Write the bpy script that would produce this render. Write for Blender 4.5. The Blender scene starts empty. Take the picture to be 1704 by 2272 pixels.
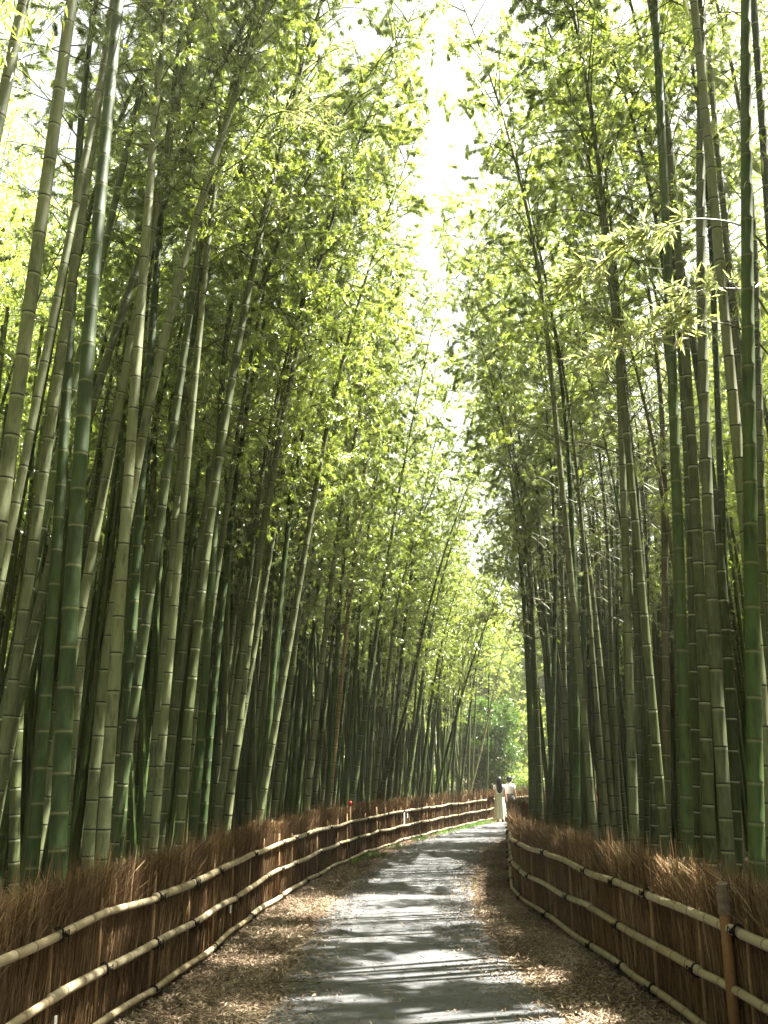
import bpy, math, random
import numpy as np
from mathutils import Vector, Matrix, Quaternion
R = math.radians
rng = np.random.default_rng(7)
random.seed(7)
scene = bpy.context.scene
col = scene.collection

# ------------------------------------------------------------------ helpers
class MB:
    """collects quads (numpy) with a material index and one float attribute, builds ONE mesh object"""
    def __init__(s): s.V = []; s.Q = []; s.M = []; s.A = []; s.n = 0
    def add(s, V, Q, m=0, a=None):
        V = np.asarray(V, float).reshape(-1, 3); Q = np.asarray(Q, int).reshape(-1, 4)
        s.V.append(V); s.Q.append(Q + s.n); s.M.append(np.full(len(Q), m, int))
        s.A.append(np.zeros(len(V)) if a is None else np.broadcast_to(np.asarray(a, float), (len(V),)))
        s.n += len(V)
    def mesh(s, name, mats, smooth=True):
        V = np.concatenate(s.V); Q = np.concatenate(s.Q); Mi = np.concatenate(s.M); A = np.concatenate(s.A)
        me = bpy.data.meshes.new(name)
        me.vertices.add(len(V)); me.vertices.foreach_set('co', V.astype(np.float32).ravel())
        me.loops.add(len(Q) * 4); me.loops.foreach_set('vertex_index', Q.astype(np.int32).ravel())
        me.polygons.add(len(Q)); me.polygons.foreach_set('loop_start', np.arange(0, len(Q) * 4, 4, dtype=np.int32))
        for m in mats: me.materials.append(m)
        me.update(calc_edges=True)
        me.polygons.foreach_set('material_index', Mi.astype(np.int32))
        me.polygons.foreach_set('use_smooth', np.full(len(Q), bool(smooth)))
        at = me.attributes.new('shade', 'FLOAT', 'POINT'); at.data.foreach_set('value', A.astype(np.float32))
        me.update()
        return me
    def build(s, name, mats, parent=None, smooth=True):
        if not isinstance(mats, (list, tuple)): mats = [mats]
        return obj(name, s.mesh(name, mats, smooth), parent)

def obj(name, data, parent=None):
    o = bpy.data.objects.new(name, data); col.objects.link(o)
    if parent is not None: o.parent = parent
    return o
def empty(name, loc=(0, 0, 0)):
    o = obj(name, None); o.location = loc; o.empty_display_size = .2
    return o
def tag(o, label=None, cat=None, group=None, kind=None):
    if label: o['label'] = label
    if cat: o['category'] = cat
    if group: o['group'] = group
    if kind: o['kind'] = kind
    return o

def frames(P):
    P = np.asarray(P, float)
    T = np.gradient(P, axis=0); T /= np.linalg.norm(T, axis=1, keepdims=True) + 1e-12
    ref = np.where(np.abs(T[:, 2:3]) > .8, np.array([[0., 1., 0.]]), np.array([[0., 0., 1.]]))
    X = np.cross(ref, T); X /= np.linalg.norm(X, axis=1, keepdims=True) + 1e-12
    Y = np.cross(T, X)
    return T, X, Y
def tube(mb, P, r, sides=8, m=0, a=None, caps=True):
    P = np.asarray(P, float); n = len(P); r = np.broadcast_to(np.asarray(r, float), (n,))
    T, X, Y = frames(P)
    if a is None: a = np.zeros(n)
    a = np.broadcast_to(np.asarray(a, float), (n,))
    if caps:
        P = np.concatenate([P[:1], P, P[-1:]]); r = np.concatenate([[1e-4], r, [1e-4]]); a = np.concatenate([a[:1], a, a[-1:]])
        X = np.concatenate([X[:1], X, X[-1:]]); Y = np.concatenate([Y[:1], Y, Y[-1:]]); n += 2
    th = np.arange(sides) * 2 * math.pi / sides
    V = P[:, None, :] + r[:, None, None] * (np.cos(th)[None, :, None] * X[:, None, :] + np.sin(th)[None, :, None] * Y[:, None, :])
    i = np.arange(n - 1)[:, None] * sides; j = np.arange(sides)[None, :]; k = (j + 1) % sides
    Q = np.stack([i + j, i + k, i + sides + k, i + sides + j], -1).reshape(-1, 4)
    mb.add(V.reshape(-1, 3), Q, m, np.repeat(a, sides))
def box(mb, c, s, rz=0, m=0, a=0):
    x, y, z = np.array(s) / 2
    V = np.array([[-x, -y, -z], [x, -y, -z], [x, y, -z], [-x, y, -z], [-x, -y, z], [x, -y, z], [x, y, z], [-x, y, z]])
    ca, sa = math.cos(rz), math.sin(rz)
    V = np.stack([V[:, 0] * ca - V[:, 1] * sa, V[:, 0] * sa + V[:, 1] * ca, V[:, 2]], 1) + np.array(c)
    mb.add(V, [[0, 3, 2, 1], [4, 5, 6, 7], [0, 1, 5, 4], [1, 2, 6, 5], [2, 3, 7, 6], [3, 0, 4, 7]], m, a)
def leaves(mb, P, D, N, L, Wd, m=0, a=0):
    """many folded lance leaves: base P, unit direction D, rough normal N, length L, half width Wd"""
    S = np.cross(D, N); S /= np.linalg.norm(S, axis=1, keepdims=True) + 1e-9
    U = np.cross(S, D)
    L = L[:, None]; Wd = Wd[:, None]
    mid = P + D * L * .38
    V = np.stack([P, mid + S * Wd + U * Wd * .35, P + D * L - U * L * .10, mid - S * Wd + U * Wd * .35], 1).reshape(-1, 3)
    n = len(P)
    Q = np.arange(n * 4).reshape(n, 4)
    mb.add(V, Q, m, np.repeat(np.broadcast_to(a, (n,)), 4))
def unit(v): return v / (np.linalg.norm(v, axis=-1, keepdims=True) + 1e-12)

# ------------------------------------------------------------------ materials
def nt(name):
    m = bpy.data.materials.new(name); m.use_nodes = True
    t = m.node_tree; t.nodes.clear()
    out = t.nodes.new('ShaderNodeOutputMaterial')
    return m, t, out
def N(t, kind, **kw):
    n = t.nodes.new(kind)
    for k, v in kw.items():
        if k.startswith('i_'):
            key = k[2:]
            n.inputs[int(key) if key.isdigit() else key.replace('_', ' ')].default_value = v
        else: setattr(n, k, v)
    return n
def mixc(t, fac, a, b, blend='MIX'):
    n = t.nodes.new('ShaderNodeMix'); n.data_type = 'RGBA'; n.blend_type = blend
    for s, v in ((0, fac), (6, a), (7, b)):
        if hasattr(v, 'is_linked') or isinstance(v, bpy.types.NodeSocket): t.links.new(v, n.inputs[s])
        else: n.inputs[s].default_value = v if s == 0 else (*v, 1) if len(v) == 3 else v
    return n.outputs[2]
def ramp(t, fac, stops):
    n = t.nodes.new('ShaderNodeValToRGB'); e = n.color_ramp.elements
    while len(e) < len(stops): e.new(.5)
    for el, (p, c) in zip(e, stops):
        el.position = p; el.color = (*c, 1) if len(c) == 3 else c
    t.links.new(fac, n.inputs[0]); return n.outputs[0]
def noise(t, vec, scale, detail=4, rough=.6):
    n = N(t, 'ShaderNodeTexNoise', i_Scale=scale, i_Detail=detail, i_Roughness=rough)
    if vec is not None: t.links.new(vec, n.inputs['Vector'])
    return n.outputs['Fac']
def attr(t): return N(t, 'ShaderNodeAttribute', attribute_name='shade').outputs['Fac']
def mapping(t, scale, src='Object'):
    tc = N(t, 'ShaderNodeTexCoord'); mp = N(t, 'ShaderNodeMapping'); mp.inputs['Scale'].default_value = scale
    t.links.new(tc.outputs[src], mp.inputs['Vector']); return mp.outputs['Vector']
def objrand(t): return N(t, 'ShaderNodeObjectInfo').outputs['Random']
def math_(t, op, a, b=None):
    n = N(t, 'ShaderNodeMath', operation=op)
    for i, v in enumerate((a, b)):
        if v is None: continue
        if isinstance(v, bpy.types.NodeSocket): t.links.new(v, n.inputs[i])
        else: n.inputs[i].default_value = v
    return n.outputs[0]
def pbsdf(t, out, colr, rough=.7, spec=.3, bump=None, bumps=.3, dist=.01):
    b = N(t, 'ShaderNodeBsdfPrincipled')
    if isinstance(colr, bpy.types.NodeSocket): t.links.new(colr, b.inputs['Base Color'])
    else: b.inputs['Base Color'].default_value = (*colr, 1)
    if isinstance(rough, bpy.types.NodeSocket): t.links.new(rough, b.inputs['Roughness'])
    else: b.inputs['Roughness'].default_value = rough
    b.inputs['Specular IOR Level'].default_value = spec
    if bump is not None:
        bp = N(t, 'ShaderNodeBump', i_Strength=bumps, i_Distance=dist); t.links.new(bump, bp.inputs['Height'])
        t.links.new(bp.outputs[0], b.inputs['Normal'])
    t.links.new(b.outputs[0], out.inputs[0]); return b

def leaf_material(name, dark, light, trans, tweight=.5, gloss=.12, grough=.35):
    m, t, out = nt(name)
    a = attr(t); r = objrand(t)
    c = mixc(t, a, dark, light)
    c = mixc(t, math_(t, 'MULTIPLY', r, .45), c, (light[0] * 1.05, light[1] * .95, light[2] * .8))
    tc_ = mixc(t, a, trans, (trans[0] * 1.35, trans[1] * 1.12, trans[2] * 1.1))
    d = N(t, 'ShaderNodeBsdfDiffuse'); t.links.new(c, d.inputs[0])
    tr = N(t, 'ShaderNodeBsdfTranslucent'); t.links.new(tc_, tr.inputs[0])
    g = N(t, 'ShaderNodeBsdfGlossy', i_Roughness=grough); g.inputs[0].default_value = (1, 1, 1, 1)
    m1 = N(t, 'ShaderNodeMixShader', i_0=tweight); t.links.new(d.outputs[0], m1.inputs[1]); t.links.new(tr.outputs[0], m1.inputs[2])
    lw = N(t, 'ShaderNodeFresnel', i_IOR=1.4)
    m2 = N(t, 'ShaderNodeMixShader'); t.links.new(math_(t, 'MULTIPLY', lw.outputs[0], gloss * 8), m2.inputs[0])
    t.links.new(m1.outputs[0], m2.inputs[1]); t.links.new(g.outputs[0], m2.inputs[2])
    t.links.new(m2.outputs[0], out.inputs[0]); return m

def culm_material(name, c1, c2, ringdark, pale, blotch=.0):
    m, t, out = nt(name)
    a = attr(t); r = objrand(t)
    v1 = mapping(t, (9, 9, 1.6)); v2 = mapping(t, (40, 40, 5))
    n1 = noise(t, v1, 1.0, 5, .65); n2 = noise(t, v2, 1.0, 4, .7)
    f = math_(t, 'ADD', math_(t, 'MULTIPLY', n1, .7), math_(t, 'MULTIPLY', r, .45))
    c = mixc(t, ramp(t, f, [(.34, (0, 0, 0)), (.78, (1, 1, 1))]), tuple(v * .82 for v in c1), tuple(v * 1.12 for v in c2))
    c = mixc(t, ramp(t, n2, [(.45, (0, 0, 0)), (.75, (.55, .55, .55))]), c, (c2[0] * 1.35, c2[1] * 1.3, c2[2] * 1.35))
    bl = ramp(t, noise(t, mapping(t, (14, 14, 5)), 1.0, 6, .75), [(.53 - blotch * .14, (0, 0, 0)), (.6, (.75, .75, .75))])
    c = mixc(t, bl, c, (.018, .022, .012)) if blotch else mixc(t, ramp(t, noise(t, mapping(t, (14, 14, 3)), 1., 5, .7), [(.50, (0, 0, 0)), (.66, (.75, .75, .75))]), c, (c1[0] * .45, c1[1] * .45, c1[2] * .45))
    dk = ramp(t, a, [(.10, (1, 1, 1)), (.42, (0, 0, 0))])      # shade 0 = dark joint, .5 = culm, 1 = pale bloom
    lt = ramp(t, a, [(.55, (0, 0, 0)), (.95, (1, 1, 1))])
    c = mixc(t, dk, c, ringdark); c = mixc(t, lt, c, pale)
    pbsdf(t, out, c, .58, .22, n2, .12, .004)
    return m

MT = {}
GREYC = dict(c1=(.056, .070, .028), c2=(.118, .132, .064))
MT['green'] = culm_material('green_culm', (.020, .040, .009), (.043, .070, .017), (.045, .056, .024), (.115, .13, .062))
MT['grey'] = culm_material('grey_culm', GREYC['c1'], GREYC['c2'], (.018, .020, .010), (.17, .185, .10))
MT['olive'] = culm_material('olive_culm', (.034, .047, .013), (.072, .087, .031), (.022, .024, .010), (.26, .28, .18))
MT['blue'] = culm_material('bluish_culm', (.038, .062, .020), (.078, .104, .040), (.03, .04, .02), (.3, .34, .26))
MT['dark'] = culm_material('dark_culm', (.022, .036, .012), (.045, .062, .022), (.014, .014, .008), (.20, .21, .13))
MT['brown'] = culm_material('brown_culm', (.075, .075, .034), (.13, .12, .062), (.05, .045, .02), (.24, .23, .15))
MT['tan'] = culm_material('tan_culm', (.135, .108, .045), (.20, .16, .072), (.10, .06, .02), (.40, .32, .18))
MT['pale'] = culm_material('pale_culm', (.26, .25, .12), (.38, .36, .20), (.12, .11, .05), (.42, .42, .30))
MT['blotch'] = culm_material('blotched_culm', GREYC['c1'], GREYC['c2'], (.018, .020, .010), (.30, .32, .24), .8)
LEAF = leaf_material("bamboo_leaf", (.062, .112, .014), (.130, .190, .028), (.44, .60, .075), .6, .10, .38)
SPRAY = leaf_material("bamboo_leaf_painted_sun", (.21, .29, .08), (.38, .46, .18), (.58, .72, .22), .5, .20, .3)  # paler copy of the bamboo leaf, sunlight put into its colour
m_, t_, o_ = nt('bamboo_branch'); pbsdf(t_, o_, (.10, .11, .04), .6); BRANCH = m_

def flat(name, c, rough=.7, spec=.3, var=.25, scale=30, bump=.2):
    m, t, out = nt(name)
    n = noise(t, mapping(t, (scale,) * 3), 1, 4)
    cc = mixc(t, n, tuple(x * (1 - var) for x in c), tuple(min(1, x * (1 + var)) for x in c))
    pbsdf(t, out, cc, rough, spec, n, bump, .004); return m
HAZE = .0015
SKY_STRENGTH = .60
SUN_STRENGTH = 48.0
LEAVES_PER_CROWN = 31000
LEAF_SCALE = .76
N_LEFT, N_RIGHT = 124, 80
GROVE_N, GROVE_LEAVES = 320, 2800

# ------------------------------------------------------------------ camera, sky, sun
cam = bpy.data.cameras.new('camera'); cam.sensor_fit = 'VERTICAL'; cam.sensor_height = 36; cam.sensor_width = 27
cam.lens = 32.55; cam.clip_end = 2000; cam.clip_start = .05
co = bpy.data.objects.new('camera', cam); col.objects.link(co)
co.location = (0, 0, 1.7); co.rotation_euler = (R(90 + 15.8), 0, 0)
scene.camera = co

SUN_EL, SUN_AZ = 62, 72          # degrees; azimuth measured clockwise from straight ahead (+Y)
w = bpy.data.worlds.new('World'); scene.world = w; w.use_nodes = True
t = w.node_tree; t.nodes.clear()
sky = t.nodes.new('ShaderNodeTexSky'); sky.sky_type = 'NISHITA'; sky.sun_disc = False
sky.sun_elevation = R(SUN_EL); sky.sun_rotation = R(SUN_AZ); sky.air_density = 1.0; sky.dust_density = 2.5; sky.ozone_density = 1.0
bg = t.nodes.new('ShaderNodeBackground'); bg.inputs[1].default_value = SKY_STRENGTH
wo = t.nodes.new('ShaderNodeOutputWorld')
bw = N(t, 'ShaderNodeRGBToBW'); t.links.new(sky.outputs[0], bw.inputs[0]); hz = mixc(t, .6, sky.outputs[0], bw.outputs[0]); tint = mixc(t, 1.0, hz, (1.12, 1.05, .86), 'MULTIPLY'); t.links.new(tint, bg.inputs[0]); t.links.new(bg.outputs[0], wo.inputs[0])
sl = bpy.data.lights.new('sun', 'SUN'); sl.energy = SUN_STRENGTH; sl.angle = R(.53); sl.color = (1, .95, .84)
so = bpy.data.objects.new('sun', sl); col.objects.link(so)
sd = Vector((math.sin(R(SUN_AZ)) * math.cos(R(SUN_EL)), math.cos(R(SUN_AZ)) * math.cos(R(SUN_EL)), math.sin(R(SUN_EL))))
so.rotation_mode = 'QUATERNION'; so.rotation_quaternion = sd.to_track_quat('Z', 'Y'); so.location = (0, 0, 40)
scene.view_settings.view_transform = 'Standard'; scene.view_settings.look = 'None'; scene.view_settings.exposure = 0
scene.render.engine = 'CYCLES'
cy = scene.cycles; cy.use_adaptive_sampling = True; cy.adaptive_threshold = .05; cy.max_bounces = 9; cy.diffuse_bounces = 7; cy.glossy_bounces = 2; cy.transmission_bounces = 8; cy.transparent_max_bounces = 4
cy.caustics_reflective = False; cy.caustics_refractive = False; cy.sample_clamp_indirect = 6
try:
    cy.use_denoising = True; cy.denoiser = 'OPENIMAGEDENOISE'; cy.denoising_input_passes = 'RGB_ALBEDO_NORMAL'
except Exception: pass

# ------------------------------------------------------------------ plan of the place (metres, camera foot at 0,0, looking along +Y)
LF = np.array([(-2.2, -4), (-2.1, 5), (-2.05, 7.1), (-1.9, 8), (-1.8, 9), (-1.76, 10), (-1.67, 12.5), (-1.33, 15.9), (-.71, 20.2), (.36, 25.1), (1.87, 30.3), (4.33, 37.9), (7.2, 44), (11, 50)])
RF = np.array([(2.35, -4), (2.3, 5), (2.24, 7.3), (2.18, 8.8), (2.1, 10.6), (1.98, 13.2), (2.0, 14.5), (2.2, 16.2), (2.92, 22.06), (3.9, 26.5), (5.5, 31), (7.8, 36), (10.6, 42), (13, 46)])
PL = np.array([(-.95, -4), (-.92, 7.3), (-.92, 9.3), (-.84, 12.4), (-.6, 16.6), (.34, 23.7), (1.87, 30.3), (2.67, 33), (4.09, 35.8), (7.2, 41.5), (11.5, 48)])
PR = np.array([(1.4, -4), (1.42, 7.4), (1.28, 8.6), (1.22, 10.6), (1.24, 13.1), (1.58, 16.9), (2.45, 23.2), (3.3, 26.3), (4.8, 30.3), (6.9, 34.8), (9.8, 40.4), (12.5, 45)])
def fx(F, y): return np.interp(y, F[:, 1], F[:, 0])
def smooth_line(F, step=.25, it=12):
    y = np.arange(F[0, 1], F[-1, 1], step); x = fx(F, y)
    for _ in range(it): x[1:-1] = (x[:-2] + 2 * x[1:-1] + x[2:]) / 4
    return np.stack([x, y], 1)

# ---- ground
def ground_mat():
    m, t, out = nt('forest_floor')
    v = mapping(t, (1, 1, 1))
    a = noise(t, v, .35, 5); b = noise(t, v, 26, 6, .75); c = noise(t, v, 120, 3, .7)
    base = mixc(t, ramp(t, b, [(.34, (0, 0, 0)), (.68, (1, 1, 1))]), (.065, .046, .030), (.215, .160, .104))
    base = mixc(t, ramp(t, c, [(.45, (0, 0, 0)), (.62, (.7, .7, .7))]), base, (.045, .03, .016))
    base = mixc(t, ramp(t, a, [(.48, (0, 0, 0)), (.66, (.75, .75, .75))]), base, (.05, .065, .02))
    pbsdf(t, out, base, .9, .15, b, .6, .03); return m
mb = MB()
g = np.linspace(-1, 1, 41); gx = np.sign(g) * np.abs(g) ** 2.2 * 420
X, Y = np.meshgrid(gx, gx + 20); V = np.stack([X.ravel(), Y.ravel(), np.zeros(X.size)], 1)
i = np.arange(40)[:, None] * 41 + np.arange(40)[None, :]
mb.add(V, np.stack([i, i + 1, i + 42, i + 41], -1).reshape(-1, 4))
tag(mb.build('ground', ground_mat(), smooth=False), kind='structure')

# ---- asphalt path
def path_mat():
    m, t, out = nt('asphalt')
    v = mapping(t, (1, 1, 1))
    fine = noise(t, v, 170, 3, .8); mid = noise(t, v, 9, 5, .65); big = noise(t, v, .8, 3)
    c = mixc(t, ramp(t, fine, [(.35, (0, 0, 0)), (.7, (1, 1, 1))]), (.040, .045, .051), (.175, .178, .180))
    c = mixc(t, ramp(t, mid, [(.42, (0, 0, 0)), (.72, (.5, .5, .5))]), c, (.15, .147, .136))
    c = mixc(t, ramp(t, big, [(.4, (0, 0, 0)), (.7, (.35, .35, .35))]), c, (.06, .064, .069))
    a = attr(t)   # 1 at the worn, dusty edges
    e = math_(t, 'ADD', a, math_(t, 'MULTIPLY', math_(t, 'SUBTRACT', noise(t, v, 5, 5, .7), .5), 1.1))
    c = mixc(t, ramp(t, e, [(.45, (0, 0, 0)), (.95, (.9, .9, .9))]), c, (.22, .18, .135))
    pbsdf(t, out, c, .85, .2, fine, .35, .006); return m
mb = MB()
L_, R_ = smooth_line(PL), None
ys = np.arange(-4, 47, .2)
xl = np.interp(ys, L_[:, 1], L_[:, 0]); Rr = smooth_line(PR); xr = np.interp(ys, Rr[:, 1], Rr[:, 0])
# beyond the bend follow both edges by their own parameter so that the strip turns with the path
u = np.linspace(0, 1, 15); aa = np.abs(u * 2 - 1) ** 6
def along(F, n):
    P = smooth_line(F); s = np.concatenate([[0], np.cumsum(np.linalg.norm(np.diff(P, axis=0), axis=1))])
    q = np.linspace(0, s[-1], n); return np.stack([np.interp(q, s, P[:, 0]), np.interp(q, s, P[:, 1])], 1)
A, B = along(PL, 260), along(PR, 260)
wob = .03 * np.sin(np.arange(260) * .9) + rng.normal(0, .018, 260); A[:, 0] += wob; B[:, 0] += np.roll(wob, 37)
V = A[:, None, :] * (1 - u)[None, :, None] + B[:, None, :] * u[None, :, None]
z = np.full((260, 15), .012) ; z[:, [0, -1]] = -.01
i = np.arange(259)[:, None] * 15 + np.arange(14)[None, :]
mb.add(np.concatenate([V, z[..., None]], -1).reshape(-1, 3), np.stack([i, i + 1, i + 16, i + 15], -1).reshape(-1, 4), 0, np.tile(aa, 260))
tag(mb.build('path', path_mat()), kind='structure')

# ---- dry bamboo leaves on the verges
def litter_mat():
    m, t, out = nt('dry_leaf'); a = attr(t)
    c = ramp(t, a, [(0, (.070, .047, .030)), (.45, (.205, .150, .098)), (.8, (.34, .265, .185)), (1, (.46, .39, .29))])
    pbsdf(t, out, c, .75, .25); return m
LITTER = litter_mat()
mb = MB()
n = 160000
y = 3 + 33 * rng.random(n) ** 1.7
side = rng.random(n) < .52
e0 = np.where(side, fx(LF, y) - .1, fx(PR, y)); e1 = np.where(side, fx(PL, y), fx(RF, y) + .1)
f = rng.random(n)
x = e0 + (e1 - e0) * f
spill = rng.random(n) < .13          # some blown on to the asphalt
x = np.where(spill, np.where(side, fx(PL, y) + np.abs(rng.normal(0, .24, n)), fx(PR, y) - np.abs(rng.normal(0, .28, n))), x)
far = rng.random(n) < .012
x = np.where(far, fx(PL, y) + rng.random(n) * (fx(PR, y) - fx(PL, y)), x)
P = np.stack([x, y, .014 + .02 * rng.random(n)], 1)
th = rng.random(n) * 6.283; tilt = rng.normal(0, .28, n)
D = np.stack([np.cos(th) * np.cos(tilt), np.sin(th) * np.cos(tilt), np.sin(tilt)], 1)
P[:, 2] = np.maximum(P[:, 2], .016 - np.minimum(D[:, 2], 0) * .07)
Nn = unit(np.array([0, 0, 1.]) + rng.normal(0, .4, (n, 3)))
leaves(mb, P, D, Nn, rng.uniform(.03, .08, n), rng.uniform(.003, .0068, n), 0, np.clip(rng.normal(.5, .25, n) + .16 * np.sin(P[:, 0] * 5 + 2 * np.sin(P[:, 1] * 1.7)), 0, 1))
tag(mb.build('fallen_leaves', LITTER, smooth=False), 'dry tan bamboo leaves carpeting both verges of the path', 'fallen leaves', kind='stuff')

# ---- tufts of fresh grass at the foot of the far fence
GRASS = leaf_material('grass_blade', (.05, .12, .012), (.09, .2, .02), (.18, .4, .03), .4, .05, .5)
mb = MB()
for (gx_, gy_, n, sp) in [(-.62, 19.6, 260, .22), (-.42, 20.9, 320, .3), (1.0, 26.3, 300, .35), (1.75, 29.0, 380, .45), (2.6, 31.6, 700, .7), (3.3, 33.6, 800, .7), (3.9, 35.4, 500, .5), (.2, 23.4, 200, .25)]:
    dx = rng.normal(0, sp, n); yy = gy_ + dx * .9; xx = np.maximum(fx(LF, yy) + .16 + np.abs(rng.normal(0, .16, n)), fx(LF, yy) + .14); n = int(n * .45); xx, yy = xx[:n], yy[:n]
    P = np.stack([xx, yy, np.zeros(n)], 1); D = unit(np.stack([rng.normal(0, .5, n), rng.normal(0, .5, n), np.ones(n)], 1))
    leaves(mb, P, D, unit(rng.normal(0, 1, (n, 3))), rng.uniform(.05, .15, n), rng.uniform(.005, .010, n), 0, rng.random(n))
tag(mb.build('grass', GRASS, smooth=False), 'bright green weeds along the foot of the brushwood fence', 'grass', kind='stuff')

# ------------------------------------------------------------------ brushwood fences
def brush_mat(name, deep):
    m, t, out = nt(name); a = attr(t)
    n = noise(t, mapping(t, (70, 70, 2.5)), 1, 5, .75); big = noise(t, mapping(t, (1.1, 1.1, .7)), 1, 3)
    if deep:
        c = ramp(t, n, [(.3, (.016, .008, .004)), (.55, (.070, .034, .014)), (.75, (.16, .085, .036))])
    else:
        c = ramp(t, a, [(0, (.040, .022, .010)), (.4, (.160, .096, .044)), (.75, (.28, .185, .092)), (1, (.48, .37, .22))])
    c = mixc(t, ramp(t, big, [(.4, (0, 0, 0)), (.62, (.6, .6, .6))]), c, (.095, .062, .034), 'MIX') if not deep else c
    pbsdf(t, out, c, .85, .15, n, .8 if deep else 0, .02); return m
BRUSH, BRUSHD = brush_mat('brush_twig', False), brush_mat('brush_packed', True)
def rail_mat():
    m, t, out = nt('fence_bamboo'); a = attr(t)
    n = noise(t, mapping(t, (7, 7, 7)), 1, 5, .7); f = noise(t, mapping(t, (60, 60, 60)), 1, 4, .7)
    c = mixc(t, n, (.17, .13, .065), (.36, .30, .19))
    c = mixc(t, ramp(t, f, [(.52, (0, 0, 0)), (.75, (.7, .7, .7))]), c, (.16, .12, .06))
    c = mixc(t, math_(t, 'MULTIPLY', objrand(t), .35), c, (.38, .34, .25))
    c = mixc(t, a, c, (.10, .075, .04))
    pbsdf(t, out, c, .5, .35, f, .15, .004); return m
RAIL = rail_mat()
POSTM = flat('fence_post_bamboo', (.20, .125, .06), .7, .2, .4, 25)
ROPE = flat('black_palm_rope', (.012, .011, .010), .9, .1, .4, 60)

def ribbons(mb, P0, P1, P2, wd, a):
    """thin bent twigs as three-point ribbons"""
    n = len(P0); s = unit(np.cross(P2 - P0, rng.normal(0, 1, (n, 3)))) * wd[:, None] / 2
    V = np.stack([P0 - s, P0 + s, P1 - s * .9, P1 + s * .9, P2 - s * .35, P2 + s * .35], 1).reshape(-1, 3)
    k = np.arange(n)[:, None] * 6
    Q = np.stack([k + [0, 1, 3, 2], k + [2, 3, 5, 4]], 1).reshape(-1, 4)
    mb.add(V, Q, 0, np.repeat(a, 6))

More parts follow.
